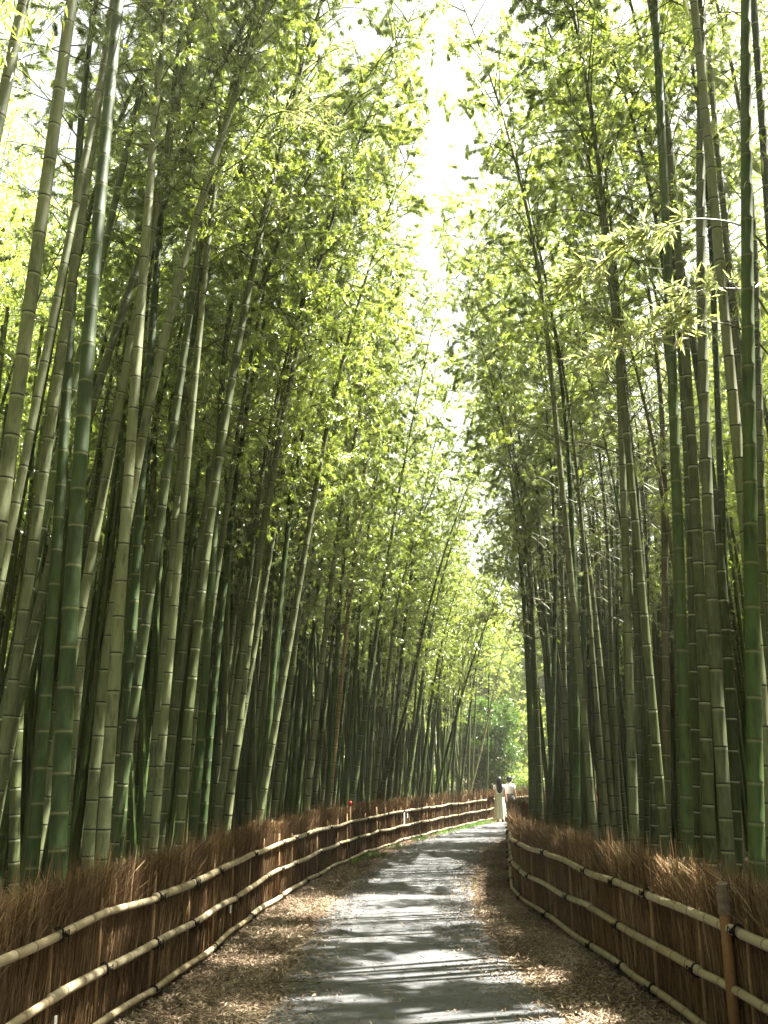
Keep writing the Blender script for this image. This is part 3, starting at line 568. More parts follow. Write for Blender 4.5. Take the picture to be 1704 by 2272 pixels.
TREES = [
('L', -2.348, 7.24, -0.0582, 0.0032, 0.068, 'green', 'thickest dark green bamboo with pale rings rising just behind the left fence'),
('L', -2.938, 8.27, -0.0135, -0.0029, 0.0568, 'green', 'dark green bamboo between the thickest dark one and the left picture edge'),
('L', -3.942, 9.71, 0.0406, 0.01301, 0.0568, 'grey', 'strongly slanting grey bamboo crossing behind the thickest dark green one'),
('L', -3.715, 10.15, -0.1224, 0.01464, 0.0568, 'olive', 'olive bamboo low at the left edge beside the slanting grey one'),
('L', -2.656, 8.93, -0.046, 0.01648, 0.0568, 'grey', 'grey bamboo with dark rings, bending to the right above the near left fence'),
('L', -2.357, 8.27, -0.0096, 0.00048, 0.0568, 'grey', 'broad grey-green bamboo standing in front of a slimmer dark green one, left side'),
('L', -2.707, 10.15, -0.0219, 0.00164, 0.0568, 'green', 'smooth dark green bamboo just right of the broad grey-green one, left side'),
('L', -2.742, 11.17, 0.0368, -0.00177, 0.0568, 'grey', 'grey dark-ringed bamboo third from the thickest dark green one'),
('L', -2.585, 11.17, 0.0271, 0.0098, 0.0568, 'grey', 'grey bamboo leaning to the right over the brush top, close beside its grey twin'),
('L', -2.122, 10.15, -0.0153, 0.01001, 0.0568, 'olive', 'stout olive bamboo with thin dark rings among grey ones behind the left fence'),
('L', -2.215, 11.17, 0.0373, -0.0034, 0.0568, 'green', 'dark green bamboo next to the stout olive one behind the left fence'),
('L', -2.456, 13.14, 0.0122, 0.0054, 0.0568, 'green', 'brownish dark bamboo with bold pale rings behind the left fence'),
('L', -2.14, 11.75, 0.1037, 0.00227, 0.0568, 'grey', 'grey bamboo slanting across the pale-ringed dark one, behind the left fence'),
('L', -2.795, 15.95, 0.0062, 0.0101, 0.0568, 'grey', 'thin grey bamboo bowed toward the path behind the slanting grey one'),
('L', -3.617, 11.17, -0.0335, 0.00814, 0.0568, 'grey', 'grey bamboo curving up to the right past the top left foliage'),
('L', -5.915, 18.61, -0.04, 0.01119, 0.0568, 'grey', ''),
('L', -3.849, 14.89, -0.0656, 0.01793, 0.0568, 'grey', ''),
('L', -3.501, 13.96, 0.0222, -0.00208, 0.0568, 'green', ''),
('L', -2.734, 6.2, 0.0258, -0.00011, 0.0568, 'grey', 'thick pale grey bamboo with its foot outside the left picture edge'),
('L', -4.554, 10.15, 0.0856, -0.00079, 0.0568, 'olive', 'olive bamboo beside the thick pale grey one at the left edge'),
('L', -3.487, 6.2, 0.0721, 0.0, 0.0568, 'grey', 'thick grey bamboo cutting the top left corner of the picture'),
('L', -6.618, 14.3, 0.0563, -0.00237, 0.0509, 'dark', 'thin nearly black bamboo at the far left against bright leaves'),
('L', -2.887, 11.12, -0.0527, 0.00043, 0.0509, 'dark', 'upright dark bamboo rising into the leaves right of the thickest dark green one'),
('L', -3.203, 11.17, 0.047, 0.00628, 0.0568, 'olive', 'long olive bamboo leaning right until it meets the leaves at the top left'),
('L', -3.035, 15.95, -0.109, 0.01416, 0.0568, 'grey', 'slim grey bamboo bending right among bright leaves, left of the sky gap'),
('L', -4.432, 22.33, 0.154, 0.0, 0.0568, 'grey', ''),
('L', -3.913, 20.3, 0.1564, 0.0, 0.0568, 'grey', ''),
('L', -2.409, 13.96, 0.128, 0.0, 0.0568, 'grey', ''),
('L', -2.503, 17.18, 0.0006, 0.0, 0.0568, 'green', ''),
('L', -2.383, 17.18, -0.0334, 0.022, 0.0568, 'grey', ''),
('L', -1.797, 14.16, 0.0141, 0.00667, 0.0576, 'green', ''),
('L', -1.876, 13.34, 0.1477, -0.0004, 0.0576, 'grey', 'grey leaning bamboo ending behind the first lit stretch of the left fence'),
('L', -1.908, 15.95, 0.0987, 0.0, 0.0568, 'olive', ''),
('L', -1.85, 18.61, 0.0597, 0.0, 0.0568, 'green', ''),
('L', -1.458, 16.96, 0.0906, 0.0, 0.069, 'grey', 'wide grey bamboo behind the fence just before the two red-capped stakes'),
('L', -1.574, 20.3, 0.0976, 0.0, 0.0568, 'grey', ''),
('L', -1.167, 18.98, 0.049, 0.0, 0.0627, 'green', 'dark green bamboo directly behind the wide red-capped stake'),
('L', -1.176, 19.01, 0.0873, 0.0, 0.058, 'tan', 'yellow-brown dead bamboo behind the red-capped stakes, the only tan one on that side'),
('L', -0.892, 20.7, 0.066, 0.0, 0.0579, 'green', ''),
('L', -0.85, 20.88, 0.1429, 0.0, 0.069, 'blue', 'bluish green bamboo right of the tan dead one behind the long fence'),
('L', -0.371, 23.13, 0.1154, 0.0, 0.0588, 'grey', ''),
('L', 0.028, 24.91, 0.0956, 0.0, 0.076, 'olive', 'olive bamboo behind the tall white card on the fence'),
('L', 0.392, 26.21, 0.1888, -0.00623, 0.0799, 'blue', 'bluish green bamboo curving right, beyond the tall white card'),
('L', -0.613, 24.81, 0.44, -0.026, 0.0568, 'olive', 'thin olive bamboo slanting steeply beyond the white card'),
('L', 0.875, 27.91, 0.1394, 0.0, 0.0638, 'green', ''),
('L', 1.469, 31.9, 0.0666, 0.0, 0.0568, 'grey', ''),
('L', 1.363, 29.58, 0.2194, 0.01153, 0.0526, 'green', 'thin green bamboo leaning far right, left of the round dark tree'),
('L', 2.171, 32.15, 0.0809, 0.0, 0.049, 'grey', ''),
('L', 2.429, 32.95, 0.1475, 0.0, 0.0502, 'grey', ''),
('L', 2.826, 35.82, 0.3505, -0.01334, 0.0455, 'pale', 'lone pale yellow bamboo slanting in front of the round dark tree'),
('L', 1.281, 29.85, 0.1001, 0.0, 0.0455, 'olive', ''),
('L', 1.864, 32.56, 0.1794, 0.0, 0.0455, 'green', ''),
('R', 2.727, 18.19, 0.051, -0.00762, 0.0693, 'green', 'dark green bamboo forming the near edge of the right grove beside the open path'),
('R', 2.98, 19.8, 0.035, -0.004, 0.033, 'grey', 'thin pale bamboo at the outermost edge of the right grove, against the light'),
('R', 2.929, 18.61, 0.0193, 0.0, 0.0568, 'grey', ''),
('R', 4.06, 24.81, -0.0071, 0.0, 0.0568, 'grey', 'pale slim bamboo just inside the edge of the right grove'),
('R', 2.82, 17.18, 0.096, -0.00372, 0.0568, 'green', 'dark green bamboo leaning away from the path near the edge of the right grove'),
('R', 4.852, 27.92, 0.06, 0.0, 0.0568, 'grey', ''),
('R', 3.481, 18.61, 0.0281, 0.0, 0.0568, 'grey', ''),
('R', 2.517, 13.14, 0.075, -0.00524, 0.0568, 'green', 'dark pale-ringed bamboo behind the lit tuft of the right fence'),
('R', 4.581, 22.33, 0.0385, 0.0, 0.0568, 'olive', ''),
('R', 4.651, 22.24, 0.0423, 0.0, 0.0509, 'dark', 'thin nearly black bamboo with pale rings deep in the right grove'),
('R', 4.12, 18.61, 0.0453, -0.00692, 0.0568, 'grey', ''),
('R', 4.052, 17.18, 0.0036, -0.00536, 0.0568, 'grey', 'slender grey dark-ringed bamboo leaning left in the middle of the right grove'),
('R', 4.141, 17.18, -0.0023, 0.00473, 0.0568, 'grey', 'slender grey bamboo crossing behind the leaning one in the right grove'),
('R', 2.807, 11.17, 0.0338, 0.00181, 0.0568, 'green', 'dark green pale-ringed bamboo in the middle of the right grove'),
('R', 3.363, 13.14, 0.077, -0.00329, 0.0568, 'grey', 'grey bamboo immediately right of the dark pale-ringed one in the right grove'),
('R', 3.583, 13.14, 0.0616, -0.00601, 0.0568, 'blotch', 'grey bamboo stained with black patches in the right grove'),
('R', 4.427, 16.68, 0.0808, -0.00023, 0.0509, 'dark', 'thin dark upright bamboo behind the black-stained one'),
('R', 3.513, 12.41, 0.0787, -0.00036, 0.0568, 'brown', 'brownish bamboo standing upright right of the black-stained one'),
('R', 3.953, 13.14, 0.0565, 0.00156, 0.0568, 'grey', 'straight grey bamboo next to the brownish one in the right grove'),
('R', 3.273, 10.63, 0.0963, -0.00555, 0.0568, 'olive', 'olive bamboo left of the thick pale-ringed olive one, right grove'),
('R', 2.892, 8.93, 0.0631, -0.0038, 0.0568, 'olive', 'thick olive bamboo with faint pale rings above the wrapped post'),
('R', 2.772, 7.98, 0.0195, 0.00538, 0.0568, 'grey', 'thick grey bamboo with black rings right of the wrapped post'),
('R', 3.563, 10.15, 0.0952, -0.01101, 0.0568, 'olive', 'olive black-ringed bamboo half hidden behind the thick grey one'),
('R', 5.019, 13.96, 0.06, -0.008, 0.0568, 'grey', 'slim grey bamboo leaning left, behind the two thickest right ones'),
('R', 2.544, 6.97, 0.0784, 0.00129, 0.0584, 'green', 'thickest dark green bamboo of the right grove, pale rings, by the near fence end'),
('R', 3.841, 10.15, 0.1075, -0.00152, 0.0568, 'grey', 'grey bamboo at the right picture edge beside the thickest dark green one'),
('R', 4.408, 11.75, 0.1001, -0.00301, 0.0568, 'grey', 'grey bamboo leaning left at the top right, behind the thickest dark green one'),
('R', 3.314, 7.7, 0.0565, 0.0, 0.0509, 'dark', 'dark bamboo in the top right corner, its sunlit-coloured sprays hanging left over the path'),
]
made = []
def pickv(side): return int(rng.choice([1, 2, 3, 5, 7, 8, 9, 11] if side == 'R' else [0, 1, 2, 3, 5, 6, 7, 8, 9, 11]))
def zone_label(side, y, off, kind):
    c = {'green': 'dark green', 'grey': 'grey-green', 'olive': 'olive', 'blue': 'bluish green', 'dark': 'blackish green', 'brown': 'brownish', 'tan': 'dead tan', 'pale': 'pale yellow', 'blotch': 'stained grey'}[kind]
    if side == 'L':
        z = ('crowded behind the nearest stretch of the left fence' if y < 11 else 'behind the left fence before the red-capped stakes' if y < 19 else 'behind the left fence between red-capped stakes and white card' if y < 25.3 else 'behind the far bend of the fence, left of the round tree')
    else:
        z = ('behind the near right fence beside the wrapped post' if y < 11 else 'in the middle of the right grove' if y < 17 else 'deep in the right grove near its open edge')
    if off > 2.2 and y < 25: z = z.replace('crowded ', '') + ', several rows back'
    return f'{c} bamboo {z}'
def slope(side): return (1., 0.) if side == 'L' else (-1., .0)
k = 0
for (side, x, y, l, q, r, kind, lb) in TREES:
    near = y < 14
    zc = (9.2 if y < 8 else 8.0 if y < 11 else 5.8 if y < 15 else 4.7) + rng.uniform(-.5, .5)
    lmax = .30
    v = pickv(side); sc = rng.uniform(.9, 1.1) * (1 if y < 26 else .8)
    if y > 26: zc = rng.uniform(3.2, 4.6)
    tr = Tree(x, y, l, q, rng.normal(0, .012), zc, v, sc, slope(side))
    off = abs(x - fx(LF if side == 'L' else RF, y))
    bamboo('b', tr, r, kind, near, lb or zone_label(side, y, off, kind), None if lb else 'bamboos crowding behind the ' + ('left' if side == 'L' else 'right') + ' fence', 1000 + k)
    made.append((x, y)); k += 1

KINDS = ['grey'] * 7 + ['olive'] * 4 + ['green'] * 5 + ['blue'] * 2 + ['dark'] + ['brown']
def scatter(side, F, y0, y1, n, omax):
    global k
    c = 0; tries = 0
    while c < n and tries < 20000:
        tries += 1
        y = y0 + (y1 - y0) * rng.random() ** .85
        o = .35 + omax * rng.random() ** 1.5
        x = fx(F, y) - o if side == 'L' else fx(F, y) + o
        lim = .43 * y + .35
        if abs(x) > lim: continue
        if side == 'L' and x > fx(LF, y) - .3: continue
        dm = min((math.hypot(x - a, y - b) for a, b in made), default=9)
        if dm < (.36 if y < 20 else .45): continue
        if side == 'L' and y > 22 and .075 < (x + .6) / y < .17: continue
        if side == 'R' and y > 19 and x / y < .162: continue
        kind = KINDS[rng.integers(0, len(KINDS))]
        lean = (rng.normal(.075, .018) if side == 'L' else rng.normal(-.008, .02) if y > 11 else rng.normal(.045, .015))
        qq = abs(rng.normal(0, .003)) * (1 if side == 'L' else -1) * (1 if y > 11 else .3)
        zc = (1.7 + y if y < 9.5 else 6.8 if y < 11 else 5.6 if y < 14 else 4.6) + rng.uniform(-.9, .9); sc = rng.uniform(.85, 1.12)
        if y > 26: zc = rng.uniform(3.0, 4.8); sc *= .82
        tr = Tree(x, y, lean, qq, rng.normal(0, .02), zc, pickv(side), sc, slope(side))
        bamboo('b', tr, rng.uniform(.038, .056), kind, y < 11, zone_label(side, y, o, kind), 'bamboos crowding behind the ' + ('left' if side == 'L' else 'right') + ' fence', 2000 + k)
        made.append((x, y)); k += 1; c += 1
for i, (side, y, o, v, l) in enumerate([('L', 9.6, .5, 7, .02), ('L', 15.2, .5, 9, .04), ('R', 9.4, .55, 7, -.01), ('R', 11.7, .5, 9, -.03)]):
    x = fx(LF, y) - o if side == 'L' else fx(RF, y) + o
    tr = Tree(x, y, l, .001 if side == 'L' else -.001, .0, 7.4 + .25 * (i % 3), v, 1.12, slope(side))
    bamboo('b', tr, .046, ['grey', 'green', 'olive'][i % 3], True, 'tall bamboo right behind the ' + ('left' if side == 'L' else 'right') + ' fence, its leafy top arching over the path', 'bamboos arching over the path', 5000 + i)
    made.append((x, y))
scatter('L', LF, 6.5, 44, N_LEFT, 6.0)
scatter('R', RF, 6.5, 36, N_RIGHT, 5.5)

# leafy branches over the path, sunlight painted into their leaf colour (real branches of the culms they grow from)
def spray(parent, base, P, n, seed, lw=1.25, droop=.14, twl=.3):
    g = np.random.default_rng(seed); mb = MB(); P = np.array(P, float)
    s = np.linspace(0, 1, 24); u = np.linspace(0, 1, len(P)); C = np.stack([np.interp(s, u, P[:, j]) for j in range(3)], 1)
    for _ in range(4): C[1:-1] = (C[:-2] + 2 * C[1:-1] + C[2:]) / 4
    tube(mb, C, np.linspace(.011, .003, 24), 5, 1)
    NT = 26; ts = np.sort(g.uniform(.38, 1, NT) ** .8); td = unit(g.normal(0, .6, (NT, 3)) * (1, 1, .28) + (C[-1] - C[0]) / np.linalg.norm(C[-1] - C[0]) * .7); tl = g.uniform(.12, twl, NT)
    p0 = np.stack([np.interp(ts, s, C[:, j]) for j in range(3)], 1); p1 = p0 + td * tl[:, None]
    for a, b in zip(p0, p1): tube(mb, [a, (a + b) / 2 + (0, 0, .012), b], [.003, .0025, .0015], 3, 1, caps=False)
    kk = g.integers(0, NT, n); uu = 1 - g.random(n) ** 1.5 * .8
    Pp = p0[kk] + (p1 - p0)[kk] * uu[:, None]
    D = unit(td[kk] * .8 + g.normal(0, .42, (n, 3)) + (0, 0, -droop)); Nn = unit(np.array([0, 0, 1.]) + g.normal(0, .45, (n, 3)))
    leaves(mb, Pp - np.array(base), D, Nn, g.uniform(.08, .15, n) * lw, g.uniform(.008, .0125, n) * lw, 0, np.clip(g.normal(.6, .25, n), 0, 1))
    for i in range(len(mb.V) - 1): mb.V[i] = mb.V[i] - np.array(base)
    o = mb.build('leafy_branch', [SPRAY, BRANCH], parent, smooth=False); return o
roots = {o['label']: o for o in scene.objects if o.get('category') == 'bamboo'}
def by(s): return next(o for l, o in roots.items() if l.startswith(s))
c = by('dark bamboo in the top right corner'); b = tuple(c.location)
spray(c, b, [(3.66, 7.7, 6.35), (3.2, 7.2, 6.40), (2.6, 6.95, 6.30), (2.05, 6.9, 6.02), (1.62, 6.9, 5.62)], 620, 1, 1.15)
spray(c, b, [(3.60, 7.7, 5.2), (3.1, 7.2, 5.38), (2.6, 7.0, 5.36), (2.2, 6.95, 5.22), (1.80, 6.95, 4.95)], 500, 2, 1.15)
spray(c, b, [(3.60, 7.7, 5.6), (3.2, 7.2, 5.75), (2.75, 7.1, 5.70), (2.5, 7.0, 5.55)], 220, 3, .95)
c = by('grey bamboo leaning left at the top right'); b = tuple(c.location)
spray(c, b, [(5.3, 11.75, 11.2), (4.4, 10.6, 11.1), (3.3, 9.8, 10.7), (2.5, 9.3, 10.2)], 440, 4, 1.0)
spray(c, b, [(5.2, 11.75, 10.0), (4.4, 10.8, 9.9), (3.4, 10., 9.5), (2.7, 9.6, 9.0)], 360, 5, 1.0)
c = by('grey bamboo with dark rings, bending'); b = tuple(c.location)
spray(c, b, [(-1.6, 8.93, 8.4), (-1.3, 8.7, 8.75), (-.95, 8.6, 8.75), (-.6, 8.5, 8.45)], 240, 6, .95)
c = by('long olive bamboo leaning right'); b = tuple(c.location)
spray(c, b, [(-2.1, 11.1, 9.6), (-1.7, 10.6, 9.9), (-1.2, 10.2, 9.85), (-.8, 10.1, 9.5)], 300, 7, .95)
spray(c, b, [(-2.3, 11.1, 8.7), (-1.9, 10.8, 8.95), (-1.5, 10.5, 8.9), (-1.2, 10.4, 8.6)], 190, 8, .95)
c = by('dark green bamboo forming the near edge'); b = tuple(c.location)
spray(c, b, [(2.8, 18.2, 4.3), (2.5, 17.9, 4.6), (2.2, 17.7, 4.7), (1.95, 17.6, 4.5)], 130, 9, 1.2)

# the mass of culms and leaves too deep in the groves to be counted, plus unseen right-hand rows added for shade
def mass(F, sgn, y0, y1, n, o0, o1, seed, out=False):
    g = np.random.default_rng(seed)
    for i in range(n):
        y = g.uniform(y0, y1); o = g.uniform(o0, o1); x = sgn * (.47 * y + .9 + o) if out else fx(F, y) + sgn * o; h = g.uniform(11, 16.5); l = -sgn * .04 + g.normal(0, .035)
        z = np.array([0, 3, 6, h]); P = np.stack([x + l * z + .002 * z * z * -sgn, y + 0 * z, z], 1)
        tube(GM, P, [.055, .05, .04, .01], 7, 2 * (i % 2), .5, caps=False)
        m = GROVE_LEAVES * (2 if out else 1); tz = g.beta(1.3, 1.2, m); zz = 4.6 + (h - 4.2) * tz
        rad = 1.35 * np.interp(tz, [0, .2, .6, 1], [.7, 1, .8, .3]) * np.sqrt(g.random(m)); an = g.random(m) * 6.283
        # gather the leaves into sprays
        ks = g.integers(0, 90, m); cz = 4.6 + (h - 4.2) * g.beta(1.3, 1.2, 90)[ks]; ca = (g.random(90) * 6.283)[ks]; cr = (1.3 * np.sqrt(g.random(90)))[ks]
        C = np.stack([np.interp(cz, P[:, 2], P[:, 0]) + np.cos(ca) * cr, y + np.sin(ca) * cr, cz], 1) + g.normal(0, .17, (m, 3))
        D = unit(g.normal(0, .6, (m, 3)) + (0, 0, -.4)); Nn = unit(np.array([0, 0, 1.]) + g.normal(0, .6, (m, 3)))
        kp = ~gap_mask(C); C, D, Nn = C[kp], D[kp], Nn[kp]; m = len(C)
        fs = .6 if out else 1.
        leaves(GM, C, D, Nn, g.uniform(.13, .22, m) * fs, g.uniform(.014, .022, m) * fs, 1, np.clip(g.normal(.5, .25, m), 0, 1))
GM = MB()
mass(LF, -1, 5, 42, int(GROVE_N * .55), 6.2, 12.5, 31); mass(RF, 1, 5, 40, int(GROVE_N * .45), 5.8, 11, 32)
mass(RF, 1, 2, 14, 105, .7, 6.5, 36, True); mass(LF, -1, 2, 12, 30, .9, 6, 37, True); mass(LF, -1, -6, 2, 14, .6, 6, 33); mass(RF, 1, -6, 2, 14, .6, 6, 34)  # right-hand rows outside the frame are added to block sun from path and culms
g = np.random.default_rng(35)
for i in range(1400):       # bare lower culms of the rows behind
    sgn, F = (-1, LF) if i % 5 < 3 else (1, RF)
    y = g.uniform(2, 44) if i < 420 else g.uniform(12 if sgn < 0 else 18, 40); x = fx(F, y) + sgn * (g.uniform(6, 19) if i < 420 else g.uniform(2.4, 8) if i < 760 else g.uniform(.7, 6)); l = g.normal(0, .05); h = g.uniform(6, 9)
    tube(GM, [(x, y, 0), (x + l * 3, y, 3), (x + l * h, y, h)], [.046, .042, .032], 6, 2 * (i % 2), .5, caps=False)
tag(GM.build('bamboo_grove', [MT['olive'], LEAF, MT['green']], smooth=False), 'dense mass of culms and leaves deep inside the groves, with unseen rows added for shade', 'bamboo grove', kind='stuff')

# ------------------------------------------------------------------ broadleaf trees at the end of the path
EVG = leaf_material('evergreen_leaf', (.022, .062, .009), (.050, .118, .016), (.13, .27, .025), .30, .06, .3)
BRT = leaf_material('bright_tree_leaf', (.07, .12, .02), (.11, .17, .03), (.34, .48, .07), .5, .06, .5)
BARK = flat('bark', (.10, .065, .04), .9, .15, .4, 18, .5)
def leafy(mb, g, C, rad, n, L, Wd, clumps, cr, m=0):
    c0 = unit(g.normal(0, 1, (clumps, 3))) * (g.random((clumps, 1)) ** .33) * np.array(rad) + np.array(C)
    kk = g.integers(0, clumps, n); P = c0[kk] + unit(g.normal(0, 1, (n, 3))) * (g.random((n, 1)) ** .5) * cr
    D = unit(g.normal(0, .7, (n, 3)) + (0, 0, -.25)); Nn = unit(np.array([0, 0, 1.]) + g.normal(0, .55, (n, 3)))
    leaves(mb, P, D, Nn, g.uniform(.7, 1.3, n) * L, g.uniform(.8, 1.2, n) * Wd, m, np.clip(g.normal(.45, .2, n) + (g.random(clumps)[kk] - .5) * .5, 0, 1))
def tree(label, loc, trunks, blobs, mat, L, Wd, group=None, seed=1):
    g = np.random.default_rng(seed); rt = empty('broadleaf_tree', loc); tag(rt, label, 'tree', group)
    mb = MB()
    for tk in trunks: tube(mb, tk[0], tk[1], 9)
    mb.build('trunk', BARK, rt)
    mb = MB()
    for (C, rad, n, cl, cr) in blobs: leafy(mb, g, C, rad, n, L, Wd, cl, cr)
    mb.build('crown', mat, rt, smooth=False); return rt
tree('round dark glossy evergreen tree at the end of the path behind the two walkers', (4.45, 42.6, 0),
     [([(-.35, 0, 0), (-.3, 0, .9), (-.5, .1, 2.0), (-.4, .1, 3.4)], [.09, .075, .06, .03]), ([(.05, .1, 0), (.1, .1, .8), (.35, 0, 1.8), (.3, .1, 3.4)], [.10, .08, .06, .03]), ([(.5, 0, 0), (.6, 0, 1.1), (1.0, 0, 2.3)], [.06, .05, .03])],
     [((-.1, 0, 2.5), (1.55, 1.5, 1.3), 12000, 90, .45), ((.35, 0, 4.0), (1.25, 1.2, 1.1), 4600, 34, .40), ((.2, -.1, 1.2), (1.3, 1.1, .6), 1800, 26, .35)], EVG, .17, .034, seed=3)
for i, (x, y, h, lb) in enumerate([(6.5, 62, 11, 'hazy sunlit tree straight behind the round evergreen'), (12, 56, 13, 'bright tree beyond the bend, partly behind the right grove'), (1, 66, 13, 'pale green tree beyond the far fence, left of the evergreen'), (11, 74, 16, 'tall hazy tree farthest along the bend')]):
    tree(lb, (x, y, 0), [([(0, 0, 0), (.1, 0, h * .3), (0, .1, h * .6)], [.28, .2, .1]), ([(.1, 0, h * .3), (1.2, .3, h * .55)], [.14, .05]), ([(.05, 0, h * .35), (-1.3, -.2, h * .6)], [.13, .05])],
         [((0, 0, h * .62), (h * .26, h * .26, h * .36), 14000, 110, h * .075)], BRT, .30, .085, None, 20 + i)
for i, (x, y, lb) in enumerate([(1.2, 39.5, 'low leafy shrub behind the far fence left of the evergreen'), (-1.5, 36, 'bright low shrub among the far slender bamboos'), (6.6, 47, 'sunlit shrub beside the evergreen beyond the fence')]):
    g = np.random.default_rng(60 + i); rt = empty('shrub', (x, y, 0)); tag(rt, lb, 'shrub')
    mb = MB()
    for j in range(5): tube(mb, [(0, 0, 0), (g.normal(0, .2), g.normal(0, .2), .7), (g.normal(0, .5), g.normal(0, .5), 1.4)], [.03, .02, .01], 5)
    mb.build('stem', BARK, rt); mb = MB(); leafy(mb, g, (0, 0, 1.1), (1.1, 1., .9), 4200, .15, .035, 40, .35); mb.build('foliage', BRT, rt, smooth=False)
mb = MB(); g = np.random.default_rng(77)
n = 110000; az = R(-75) + R(150) * g.random(1400); rr = g.uniform(50, 75, 1400); hh = g.random(1400) ** 1.2 * (11 + 4 * np.sin(az * 9)); kk = g.integers(0, 1400, n)
P = np.stack([np.sin(az) * rr, np.cos(az) * rr, hh], 1)[kk] + g.normal(0, .75, (n, 3)); P[:, 2] = np.abs(P[:, 2])
leaves(mb, P, unit(g.normal(0, .7, (n, 3)) + (0, 0, -.2)), unit(np.array([0, 0, 1.]) + g.normal(0, .6, (n, 3))), g.uniform(.4, .8, n), g.uniform(.12, .22, n), 0, g.random(n))
tag(mb.build('treeline', BRT, smooth=False), 'far sunlit wood closing the view behind the groves', 'treeline', kind='stuff')

# ------------------------------------------------------------------ the two walkers, seen from behind
SKIN = flat('skin', (.50, .31, .215), .55, .35, .06, 12, .05); HAIR = flat('black_hair', (.012, .010, .010), .35, .5, .3, 90, .4)
WCLOTH = flat('white_cotton', (.80, .79, .77), .85, .2, .05, 40); SAGE = flat('sage_skirt', (.55, .57, .43), .85, .2, .08, 30); GREYC_ = flat('grey_trousers', (.20, .22, .24), .85, .2, .12, 60)
LEATH = flat('brown_leather', (.055, .022, .012), .5, .4, .2, 20); SHOE = flat('dark_shoe', (.05, .04, .035), .6)
def skin_mesh(name, chains, mat, parent, sub=1):
    me = bpy.data.meshes.new(name); Vs, Es, Rs = [], [], []; idx = {}
    for ch in chains:
        prev = None
        for p in ch:
            key = tuple(round(float(x), 4) for x in p[:3])
            if key not in idx: idx[key] = len(Vs); Vs.append(key); Rs.append(p[3])
            if prev is not None and prev != idx[key]: Es.append((prev, idx[key]))
            prev = idx[key]
    me.from_pydata(Vs, Es, []); me.materials.append(mat); o = obj(name, me, parent)
    md = o.modifiers.new('skin', 'SKIN'); md.use_smooth_shade = True
    sv = me.skin_vertices[0].data
    for i, r in enumerate(Rs): sv[i].radius = (r, r); sv[i].use_root = (i == 0)
    s = o.modifiers.new('sub', 'SUBSURF'); s.levels = sub; s.render_levels = sub
    return o
def loft(mb, rows, seg=28, m=0, pleat=0, np_=13, yoff=None):
    """rows of (z, rx, ry, cx, cy): elliptical rings"""
    th = np.arange(seg) * 2 * math.pi / seg; V = []
    for i, (z, rx, ry, cx, cy) in enumerate(rows):
        k = 1 + pleat * (i / max(1, len(rows) - 1)) * np.cos(np_ * th + .3 * i)
        V.append(np.stack([cx + rx * k * np.cos(th), cy + ry * k * np.sin(th), np.full(seg, z)], 1))
    n = len(rows); i = np.arange(n - 1)[:, None] * seg; j = np.arange(seg)[None, :]; k2 = (j + 1) % seg
    mb.add(np.concatenate(V), np.stack([i + j, i + k2, i + seg + k2, i + seg + j], -1).reshape(-1, 4), m)
def hand(chains, wrist, d, side, fwd):
    """palm and five separate curled fingers hanging from the wrist along d"""
    w = np.array(wrist); d = unit(np.array(d, float)); f = unit(np.array(fwd, float)); s = np.cross(d, f)
    palm = w + d * .075; chains.append([(*w, .021), (*(w + d * .035), .026), (*palm, .024)])
    for i, (o, ln) in enumerate([(-.030, .062), (-.010, .074), (.010, .070), (.029, .055)]):
        b = w + d * .070 + f * o * -1
        chains.append([(*(w + d * .045 + f * o * -.6), .012), (*(b + d * .012), .009), (*(b + d * ln * .55 + s * .006 * side), .0085), (*(b + d * ln * .95 + s * .022 * side), .0075)])
    tb = w + d * .030 + f * .026
    chains.append([(*(w + d * .018 + f * .010), .013), (*tb, .011), (*(tb + d * .030 + f * .014), .009), (*(tb + d * .055 + f * .016 + s * .01 * side), .008)])
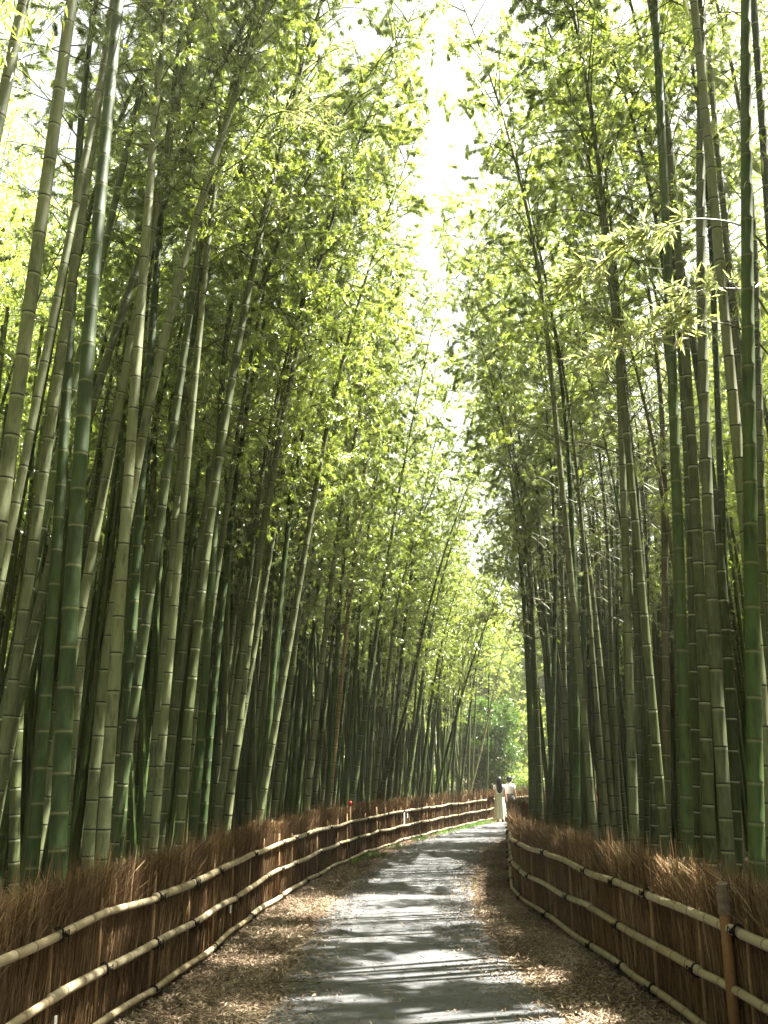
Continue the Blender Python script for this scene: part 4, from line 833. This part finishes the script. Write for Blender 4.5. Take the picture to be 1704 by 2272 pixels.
def walker(label, loc, rz, h, long_hair, skirt, arms):
    rt = empty('person', loc); tag(rt, label, 'person'); rt.rotation_euler = (0, 0, rz); k = h / 1.60; rt.scale = (k, k, k)
    # facing +Y; +X is the right hand
    ch = [[(0, 0, .90, .115), (0, .005, 1.02, .098), (0, .0, 1.16, .108), (0, -.01, 1.29, .098), (0, -.005, 1.365, .050), (0, .012, 1.42, .044), (0, .020, 1.475, .072), (0, .022, 1.535, .080), (0, .018, 1.575, .052)]]
    for sx in (-1, 1):
        st = .10 * (1 if sx > 0 else -.6)
        ch.append([(0, 0, .90, .115), (sx * .085, 0, .82, .088), (sx * .09, st * .45, .47, .056), (sx * .088, st * .35 - .01, .28, .050), (sx * .085, st * .3 - .02, .085, .033), (sx * .085, st * .3 - .03, .045, .034), (sx * .09, st * .3 + .06, .032, .032), (sx * .092, st * .3 + .14, .022, .022)])
        A = arms[0 if sx < 0 else 1]
        ch.append([(0, -.01, 1.29, .098), (sx * .145, -.01, 1.315, .055), (*A[0], .042), (*A[1], .036), (*A[2], .022)])
        d = np.array(A[2]) - np.array(A[1]); hand(ch, A[2], d, -sx, (0, 1, 0.))
    # nose, ears
    ch.append([(0, .022, 1.535, .080), (0, .098, 1.515, .013), (0, .112, 1.503, .010)])
    for sx in (-1, 1): ch.append([(0, .022, 1.535, .080), (sx * .083, .012, 1.52, .012), (sx * .088, .004, 1.50, .010)])
    bd = skin_mesh('body', ch, SKIN, rt)
    for sx in (-1, 1):
        mb = MB(); loft(mb, [(1.532, .002, .002, sx * .03, .096), (1.535, .012, .006, sx * .03, .097), (1.541, .012, .006, sx * .03, .097), (1.544, .002, .002, sx * .03, .096)], 8); mb.build('eye', HAIR, rt)
    mb = MB(); loft(mb, [(1.482, .002, .002, 0, .095), (1.485, .020, .006, 0, .095), (1.490, .020, .006, 0, .095), (1.493, .002, .002, 0, .095)], 8); mb.build('mouth', flat('lips', (.42, .14, .12), .5), rt)
    mb = MB()
    if long_hair: rows = [(1.645, .004, .004, 0, -.005), (1.635, .045, .05, 0, .0), (1.60, .083, .085, 0, .0), (1.54, .098, .092, 0, -.012), (1.47, .102, .075, 0, -.045), (1.40, .105, .058, 0, -.065), (1.28, .115, .050, .005, -.095), (1.16, .105, .042, .008, -.112), (1.08, .075, .030, .01, -.112), (1.03, .03, .012, .012, -.108)]
    else: rows = [(1.650, .004, .004, 0, -.005), (1.638, .045, .05, 0, -.005), (1.60, .083, .085, 0, -.005), (1.54, .096, .090, 0, -.016), (1.48, .093, .070, 0, -.040), (1.425, .070, .045, 0, -.05), (1.40, .03, .02, 0, -.05)]
    loft(mb, rows, 30, 0, .07, 11); mb.build('hair', HAIR, rt)
    mb = MB()
    loft(mb, [(.93, .155, .115, 0, 0), (1.0, .142, .105, 0, 0), (1.1, .148, .112, 0, -.002), (1.2, .162, .122, 0, -.006), (1.28, .172, .118, 0, -.01), (1.335, .160, .095, 0, -.01), (1.375, .085, .075, 0, -.006), (1.39, .062, .06, 0, 0)], 28, 0, .02, 9)
    for sx in (-1, 1):
        A = np.array(arms[0 if sx < 0 else 1][0]); S0 = np.array([sx * .135, -.01, 1.325]); e = S0 + (A - S0) * .72
        pf = .090 if skirt else .070
        tube(mb, [S0, S0 + (e - S0) * .3, S0 + (e - S0) * .7, e], [.058, pf, pf * .98, .052], 14)
    mb.build('blouse' if skirt else 'shirt', WCLOTH, rt)
    mb = MB()
    if skirt:
        loft(mb, [(1.0, .140, .105, 0, 0), (.96, .150, .118, 0, 0), (.85, .185, .150, 0, 0), (.6, .205, .180, 0, .005), (.35, .235, .205, 0, .01), (.12, .262, .232, 0, .012)], 78, 0, .075, 13); mb.build('skirt', SAGE, rt)
    else:
        loft(mb, [(1.0, .142, .106, 0, 0), (.92, .165, .128, 0, 0), (.82, .178, .14, 0, 0), (.77, .175, .12, 0, 0)], 28)
        for sx in (-1, 1):
            st = .10 * (1 if sx > 0 else -.6)
            tube(mb, [(sx * .085, 0, .84), (sx * .09, st * .3, .6), (sx * .09, st * .4, .42), (sx * .088, st * .33 - .01, .22), (sx * .087, st * .3 - .015, .10)], [.098, .086, .078, .074, .072], 16)
        mb.build('trousers', GREYC_, rt)
    for sx in (-1, 1):
        st = .10 * (1 if sx > 0 else -.6); mb = MB()
        loft(mb, [(.004, .040, .115, sx * .088, st * .3 + .045), (.03, .042, .118, sx * .088, st * .3 + .045), (.055, .036, .08, sx * .088, st * .3 + .02), (.075, .03, .04, sx * .087, st * .3 - .01)], 16); mb.build('shoe', SHOE, rt)
    return rt
walker('woman in white puff-sleeved blouse and long pale skirt, long black hair, brown bag', (4.27, 35.75, .012), R(-9), 1.55, True, True,
       ([(-.20, .0, 1.10), (-.235, .06, .98), (-.27, .11, .95)], [(.205, -.01, 1.07), (.235, .0, .88), (.25, .03, .80)]))
walker('woman in white t-shirt and grey trousers, dark hair, walking close on the right', (4.66, 35.95, .012), R(-6), 1.58, False, False,
       ([(-.205, -.01, 1.07), (-.225, .0, .88), (-.215, .05, .80)], [(.205, .0, 1.08), (.235, .06, .9), (.23, .13, .80)]))
hb = empty('handbag', (3.93, 35.74, 0)); tag(hb, "brown leather handbag hanging from the long-skirted woman's bent arm", 'handbag'); hb.rotation_euler = (0, 0, R(-14))
mb = MB(); loft(mb, [(.70, .02, .02, 0, 0), (.705, .125, .065, 0, 0), (.79, .13, .07, 0, 0), (.90, .115, .055, 0, 0), (.93, .10, .02, 0, 0), (.935, .05, .005, 0, 0)], 24); mb.build('bag_body', LEATH, hb)
mb = MB(); ph = np.linspace(0, math.pi, 14); tube(mb, np.stack([.085 * np.cos(ph) + .04, 0 * ph, .92 + .06 * np.sin(ph)], 1), .010, 6); mb.build('strap', LEATH, hb)

m_, t_, o_ = nt('sunny_haze'); vs = N(t_, 'ShaderNodeVolumeScatter', i_Density=HAZE, i_Anisotropy=.55); vs.inputs['Color'].default_value = (1, .98, .86, 1); t_.links.new(vs.outputs[0], o_.inputs['Volume'])
mb = MB(); box(mb, (0, 30, 13), (90, 110, 27)); tag(mb.build('haze', m_, smooth=False), 'thin sunlit haze hanging between the groves', 'haze', kind='stuff')
